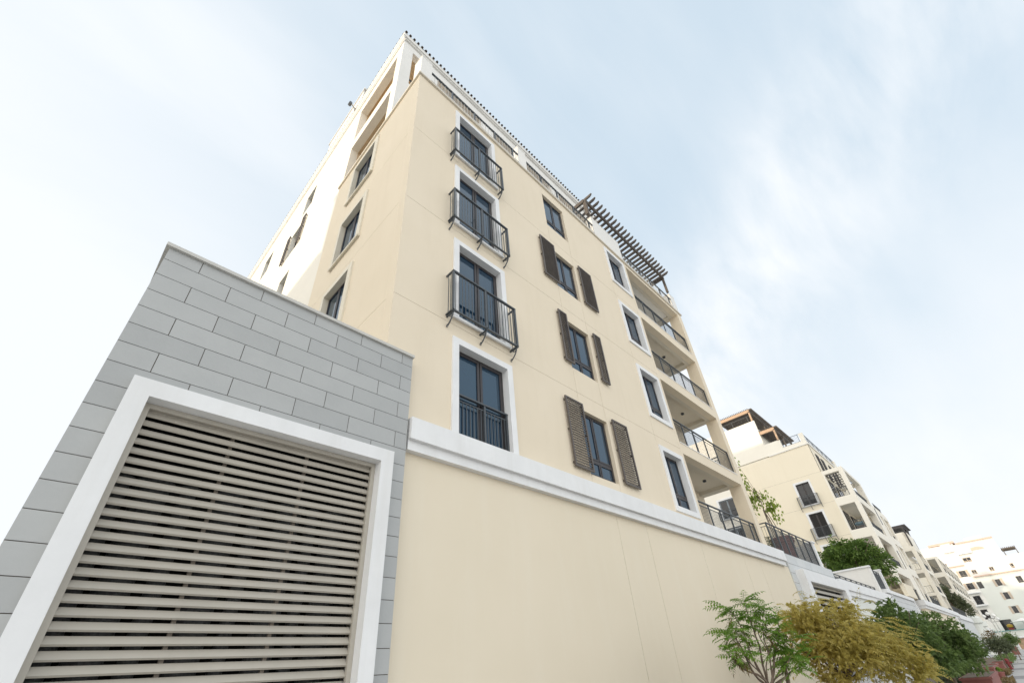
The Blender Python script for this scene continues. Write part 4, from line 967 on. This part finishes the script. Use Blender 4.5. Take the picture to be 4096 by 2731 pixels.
# -- terrace plants
pp = thing('plant_pot', 'big maroon ribbed plant pot holding the leaning terrace tree', 'pot', (27.0, 6.85, 3.93))
m = MB(); m.lathe(27.0, 6.85, [(.36, 3.93), (.40, 4.0), (.50, 5.1), (.56, 5.14), (.56, 5.22), (.52, 5.25), (.56, 5.29), (.56, 5.40), (.48, 5.42), (.46, 5.3)], 36); m.build('pot', M['pot'], pp)
m = MB(); m.lathe(27.0, 6.85, [(.46, 5.30), (.02, 5.34)], 20); m.build('soil', M['earth'], pp)
p2 = thing('plant_pot', 'smaller maroon pot with a bushy shrub, left of the big one behind the railing', 'pot', (26.4, 7.28, 3.93))
m = MB(); m.lathe(26.4, 7.28, [(.2, 3.93), (.27, 4.75), (.31, 4.76), (.31, 4.86), (.25, 4.87)], 24); m.build('pot', M['pot'], p2)
m = MB(); rnd = random.Random(12)
for k in range(420): leaf(m, Vector((26.4, 7.28, 5.15)) + Vector((rnd.gauss(0, .12), rnd.gauss(0, .12), rnd.uniform(-.3, .35))), rdir(rnd, 0, 1), rdir(rnd), .09, .035)
m.build('foliage', M['leaf_grey'], p2)
tt = plant('terrace_tree', 'slender staked tree with drooping yellow green leaves growing from the big maroon pot', 'tree', (27.0, 6.85, 5.35))
rnd = random.Random(14); wd = MB(); lf = MB(); sk = MB()
B0 = Vector((27.0, 6.95, 5.33)); T0 = Vector((27.0, 7.15, 7.1)); T1 = Vector((27.0, 7.2, 8.3))
limb(wd, B0, T0, .028, .024, rnd, .01); limb(wd, T0, T1, .022, .014, rnd, .03)
for dx, dy in ((-.18, .16), (.18, .16), (.05, -.2)): sk.tube([(27 + dx, 6.95 + dy, 5.33), (27 + dx * .3, 7.12 + dy * .3, 7.0)], .02, 6)
sk.tube([(26.93, 7.05, 6.4), (27.06, 7.1, 6.4)], .018, 5); sk.tube([(26.93, 7.15, 6.9), (27.05, 7.18, 6.9)], .02, 5)
# branches: (X/Y, Z/Y) read off the photograph at the distance of the pot
def at(rx, rz, X): y = X / rx; return Vector((X, y, rz * y))
ends = [((3.52, 1.30, 26.8), 9), ((3.60, 1.17, 26.9), 14), ((3.50, 1.10, 26.9), 18), ((3.58, 1.03, 27.0), 30), ((3.66, 1.06, 27.0), 26), ((3.74, 1.10, 27.0), 16), ((3.55, .97, 27.0), 26), ((3.95, 1.13, 27.1), 26), ((4.05, 1.06, 27.1), 34), ((3.92, 1.04, 27.2), 26), ((4.08, .98, 27.2), 22), ((3.32, 1.13, 26.8), 22), ((3.36, 1.04, 26.8), 18), ((4.12, 1.10, 27.2), 16), ((3.46, 1.20, 26.8), 16)]
for (q, n) in ends:
    e = at(*q); s0 = T0.lerp(T1, rnd.uniform(.3, 1)); mid = s0.lerp(e, .5) + Vector((0, 0, .35)); prev = s0
    pts = [s0.lerp(mid, t) * (1 - t) + mid.lerp(e, t) * t for t in [k / 7 for k in range(8)]]
    wd.tube(pts, [.010 - .001 * k for k in range(8)], 5)
    for k in range(int(n * 1.5)):
        p = e + Vector((rnd.gauss(0, .14), rnd.gauss(0, .12), rnd.gauss(0, .17)))
        leaf(lf, p, (Vector((rnd.uniform(-.5, .5), rnd.uniform(-.5, .5), -1))).normalized(), rdir(rnd), .165 * rnd.uniform(.8, 1.2), .115, .1)
wd.build('trunk', M['bark'], tt, True); lf.build('crown', M['leaf_yellowgreen'], tt); sk.build('stake', M['bark'], tt)
t5 = plant('dense_tree', 'wide bright green bushy tree on the terrace in front of the second building', 'tree', (51, 7.9, 3.93))
rnd = random.Random(15); wd = MB(); lf = MB(); limb(wd, (51, 7.9, 3.93), (51, 7.7, 5.8), .14, .10, rnd, .03)
for k in range(12): limb(wd, (51, 7.7, 5.6), (51 + rnd.uniform(-1.6, 1.6), 7.7 + rnd.uniform(-2, 2), rnd.uniform(6.3, 8.6)), .06, .015, rnd)
dense_crown(lf, [((51, 8.6, 7.4), (1.6, 1.2, 1.3)), ((51, 9.6, 7.2), (1.4, .8, .9)), ((51, 7.6, 7.5), (1.6, 1.2, 1.2)), ((51.5, 6.6, 7.0), (1.5, 1.1, 1.1)), ((51.5, 5.95, 6.5), (1.2, .7, .9)), ((51, 8.8, 8.4), (.7, .5, .6)), ((50.9, 8.75, 9.0), (.4, .3, .4)), ((50.8, 10.15, 7.7), (.6, .4, .5)), ((51.2, 8.1, 8.6), (.5, .4, .5)), ((50.5, 7.9, 6.4), (1.5, 1.6, .8)), ((52, 7.0, 8.1), (.9, .8, .6)), ((51.6, 6.0, 5.4), (.7, .5, .7))], 9500, .26, .14, rnd, 'leaf', .4)
wd.build('trunk', M['bark'], t5, True); lf.build('crown', M['leaf_bright'], t5)
t6 = plant('dense_tree', 'grey green drooping tree between the fourth building and the far white building', 'tree', (124, 7, 4))
rnd = random.Random(16); wd = MB(); lf = MB(); limb(wd, (124, 7.0, 4), (124, 7.0, 6), .15, .1, rnd, .03)
for k in range(7): limb(wd, (124, 7, 5.6), (124 + rnd.uniform(-1, 1), 7 + rnd.uniform(-1.3, 1.3), rnd.uniform(6.2, 9)), .06, .02, rnd)
dense_crown(lf, [((124, 7.6, 8.6), (1.5, .9, 1.6)), ((124, 6.7, 7.0), (1.6, 1.1, 1.5)), ((124, 5.8, 5.8), (1.4, .9, 1.2))], 2200, .5, .2, rnd, 'leaf', .4)
wd.build('trunk', M['bark'], t6, True); lf.build('crown', M['leaf_grey'], t6)

# ================================================================== 10. block to the left, out of frame, added and stepped to shade the flank
nb = thing('apartment_building', 'unseen cream apartment block left of the grey utility block, added to shade the flank', 'building', (-22, 12, GZ), 'apartment buildings along the street')
NBZ1, NBZ2 = 18.6, 15.2
m = MB(); m.box(-34, -20, 6, 14.2, GZ, NBZ1); m.box(-34, -20, 14.2, 40, GZ, NBZ2); m.build('wall', M['cream_far'], nb)
m = MB(); m.box(-34.2, -19.8, 5.8, 14.4, NBZ1, NBZ1 + .3); m.box(-34.2, -19.8, 14.4, 40.2, NBZ2, NBZ2 + .3); m.build('roof', M['roof'], nb)
for k in range(5):
    for y in (8.5, 12.5, 18, 24, 30):
        window(LEFT(-20.0) if False else (lambda u, d, z: (-20.0 - d, u, z)), y - .7, y + .7, .8 + k * 2.8, 2.6 + k * 2.8, nb, d=-.07)

# ================================================================== 11. sky, sun, camera
ELEV, AZ = R(4.6), math.atan2(.10, -1.0)            # sun low, behind and to the left
sdir = Vector((math.cos(AZ) * math.cos(ELEV), math.sin(AZ) * math.cos(ELEV), math.sin(ELEV)))
w = bpy.data.worlds.new('World'); scene.world = w; w.use_nodes = True
nt = w.node_tree; L = nt.links.new; bg = nt.nodes['Background']; bg.inputs['Strength'].default_value = .15
sky = N(nt, 'ShaderNodeTexSky', sky_type='NISHITA', sun_disc=False, sun_elevation=ELEV, sun_rotation=math.pi / 2 - AZ, air_density=1.0, dust_density=2.5, ozone_density=1.0)
tc = N(nt, 'ShaderNodeTexCoord')
mp = N(nt, 'ShaderNodeMapping'); mp.inputs['Rotation'].default_value = (0, 0, R(-38)); mp.inputs['Scale'].default_value = (1.0, 2.6, 1.6); L(tc.outputs['Generated'], mp.inputs['Vector'])
n1 = N(nt, 'ShaderNodeTexNoise', Scale=1.25, Detail=5., Roughness=.5, Distortion=.35); L(mp.outputs[0], n1.inputs['Vector'])
mr = N(nt, 'ShaderNodeMapRange', interpolation_type='SMOOTHSTEP'); mr.inputs['From Min'].default_value = .42; mr.inputs['From Max'].default_value = .72; L(n1.outputs['Fac'], mr.inputs['Value'])
def dirmask(v, lo, hi, gain):
    d = N(nt, 'ShaderNodeVectorMath', operation='DOT_PRODUCT'); d.inputs[1].default_value = Vector(v).normalized(); L(tc.outputs['Generated'], d.inputs[0])
    r = N(nt, 'ShaderNodeMapRange', interpolation_type='SMOOTHSTEP'); r.inputs['From Min'].default_value = lo; r.inputs['From Max'].default_value = hi; r.inputs['To Max'].default_value = gain
    L(d.outputs['Value'], r.inputs['Value']); return r.outputs[0]
def mth(op, a, b):
    n = N(nt, 'ShaderNodeMath', operation=op); n.use_clamp = op == 'ADD'
    for i, q in enumerate((a, b)):
        if isinstance(q, (int, float)): n.inputs[i].default_value = q
        else: L(q, n.inputs[i])
    return n.outputs[0]
sep = N(nt, 'ShaderNodeSeparateXYZ'); L(tc.outputs['Generated'], sep.inputs[0])
hz = N(nt, 'ShaderNodeMapRange', interpolation_type='SMOOTHSTEP'); hz.inputs['From Min'].default_value = .75; hz.inputs['From Max'].default_value = .02; L(sep.outputs['Z'], hz.inputs['Value'])
mask = mth('ADD', mth('MULTIPLY', mr.outputs[0], .30), mth('MULTIPLY', hz.outputs[0], .82))
mask = mth('ADD', mask, dirmask((-.6, .75, .10), .15, .95, 1.0))
bd = N(nt, 'ShaderNodeVectorMath', operation='DOT_PRODUCT'); bd.inputs[1].default_value = (-.541, .557, .632); L(tc.outputs['Generated'], bd.inputs[0])
ab = N(nt, 'ShaderNodeMath', operation='ABSOLUTE'); L(bd.outputs['Value'], ab.inputs[0])
bm_ = N(nt, 'ShaderNodeMapRange', interpolation_type='SMOOTHSTEP'); bm_.inputs['From Min'].default_value = .24; bm_.inputs['From Max'].default_value = .0; L(ab.outputs[0], bm_.inputs['Value'])
mp2 = N(nt, 'ShaderNodeMapping'); mp2.inputs['Rotation'].default_value = (R(20), R(-25), R(-52)); mp2.inputs['Scale'].default_value = (.9, 5.0, 3.0); L(tc.outputs['Generated'], mp2.inputs['Vector'])
n2 = N(nt, 'ShaderNodeTexNoise', Scale=1.6, Detail=7., Roughness=.55, Distortion=.25); L(mp2.outputs[0], n2.inputs['Vector'])
r2 = N(nt, 'ShaderNodeMapRange'); r2.inputs['From Min'].default_value = .32; r2.inputs['From Max'].default_value = .72; L(n2.outputs['Fac'], r2.inputs['Value'])
mask = mth('ADD', mask, mth('MULTIPLY', bm_.outputs[0], mth('MULTIPLY', r2.outputs[0], .95)))
mask = mth('ADD', mask, mth('MULTIPLY', r2.outputs[0], .16))
base = N(nt, 'ShaderNodeMix', data_type='RGBA'); base.inputs['Factor'].default_value = .80; L(sky.outputs[0], base.inputs['A']); base.inputs['B'].default_value = (4.75, 5.7, 6.55, 1)
mx = N(nt, 'ShaderNodeMix', data_type='RGBA'); L(mask, mx.inputs['Factor']); L(base.outputs['Result'], mx.inputs['A']); mx.inputs['B'].default_value = (6.0, 6.25, 6.5, 1)
def glow(prev, v, lo, hi, colr):
    g = N(nt, 'ShaderNodeMix', data_type='RGBA', blend_type='ADD'); L(dirmask(v, lo, hi, 1.), g.inputs['Factor']); L(prev, g.inputs['A']); g.inputs['B'].default_value = rgba(colr); return g.outputs['Result']
o_ = glow(mx.outputs['Result'], (-1, .10, .25), .55, 1., (8.5, 7.6, 6.2))      # bright haze round the low sun
o_ = glow(o_, (-.35, -.9, .22), .30, .95, (4.3, 4.0, 3.6))                       # white cloud bank behind the camera
L(o_, bg.inputs['Color'])


sun = bpy.data.lights.new('sun', 'SUN'); sun.energy = 2.1; sun.angle = R(.6); sun.color = (1, .83, .60)
so = bpy.data.objects.new('sun', sun); col.objects.link(so); so.rotation_euler = sdir.to_track_quat('Z', 'Y').to_euler(); so.location = (0, 0, 60)

cam = bpy.data.cameras.new('camera'); co = bpy.data.objects.new('camera', cam); col.objects.link(co)
C = [[0.7051126787202789, -0.7052196989108250, -0.0740357114914001], [0.3578483065407924, 0.4440318698565918, -0.8214501129451173], [0.6121770167311084, 0.5527213355930671, 0.5654541761862021]]
rt, dn, fw = Vector(C[0]), Vector(C[1]), Vector(C[2])
mw = Matrix.Identity(4)
for i, v in enumerate((rt, -dn, -fw)):
    for j in range(3): mw[j][i] = v[j]
co.matrix_world = mw
cam.sensor_fit = 'HORIZONTAL'; cam.sensor_width = 36.0; cam.lens = 1773.3589 / 4096 * 36
cam.shift_x = -29.179 / 4096; cam.shift_y = 158.846 / 4096
cam.clip_start = .05; cam.clip_end = 5000
scene.camera = co
scene.view_settings.view_transform = 'Standard'; scene.view_settings.look = 'None'; scene.view_settings.gamma = 1
scene.view_settings.exposure = .10
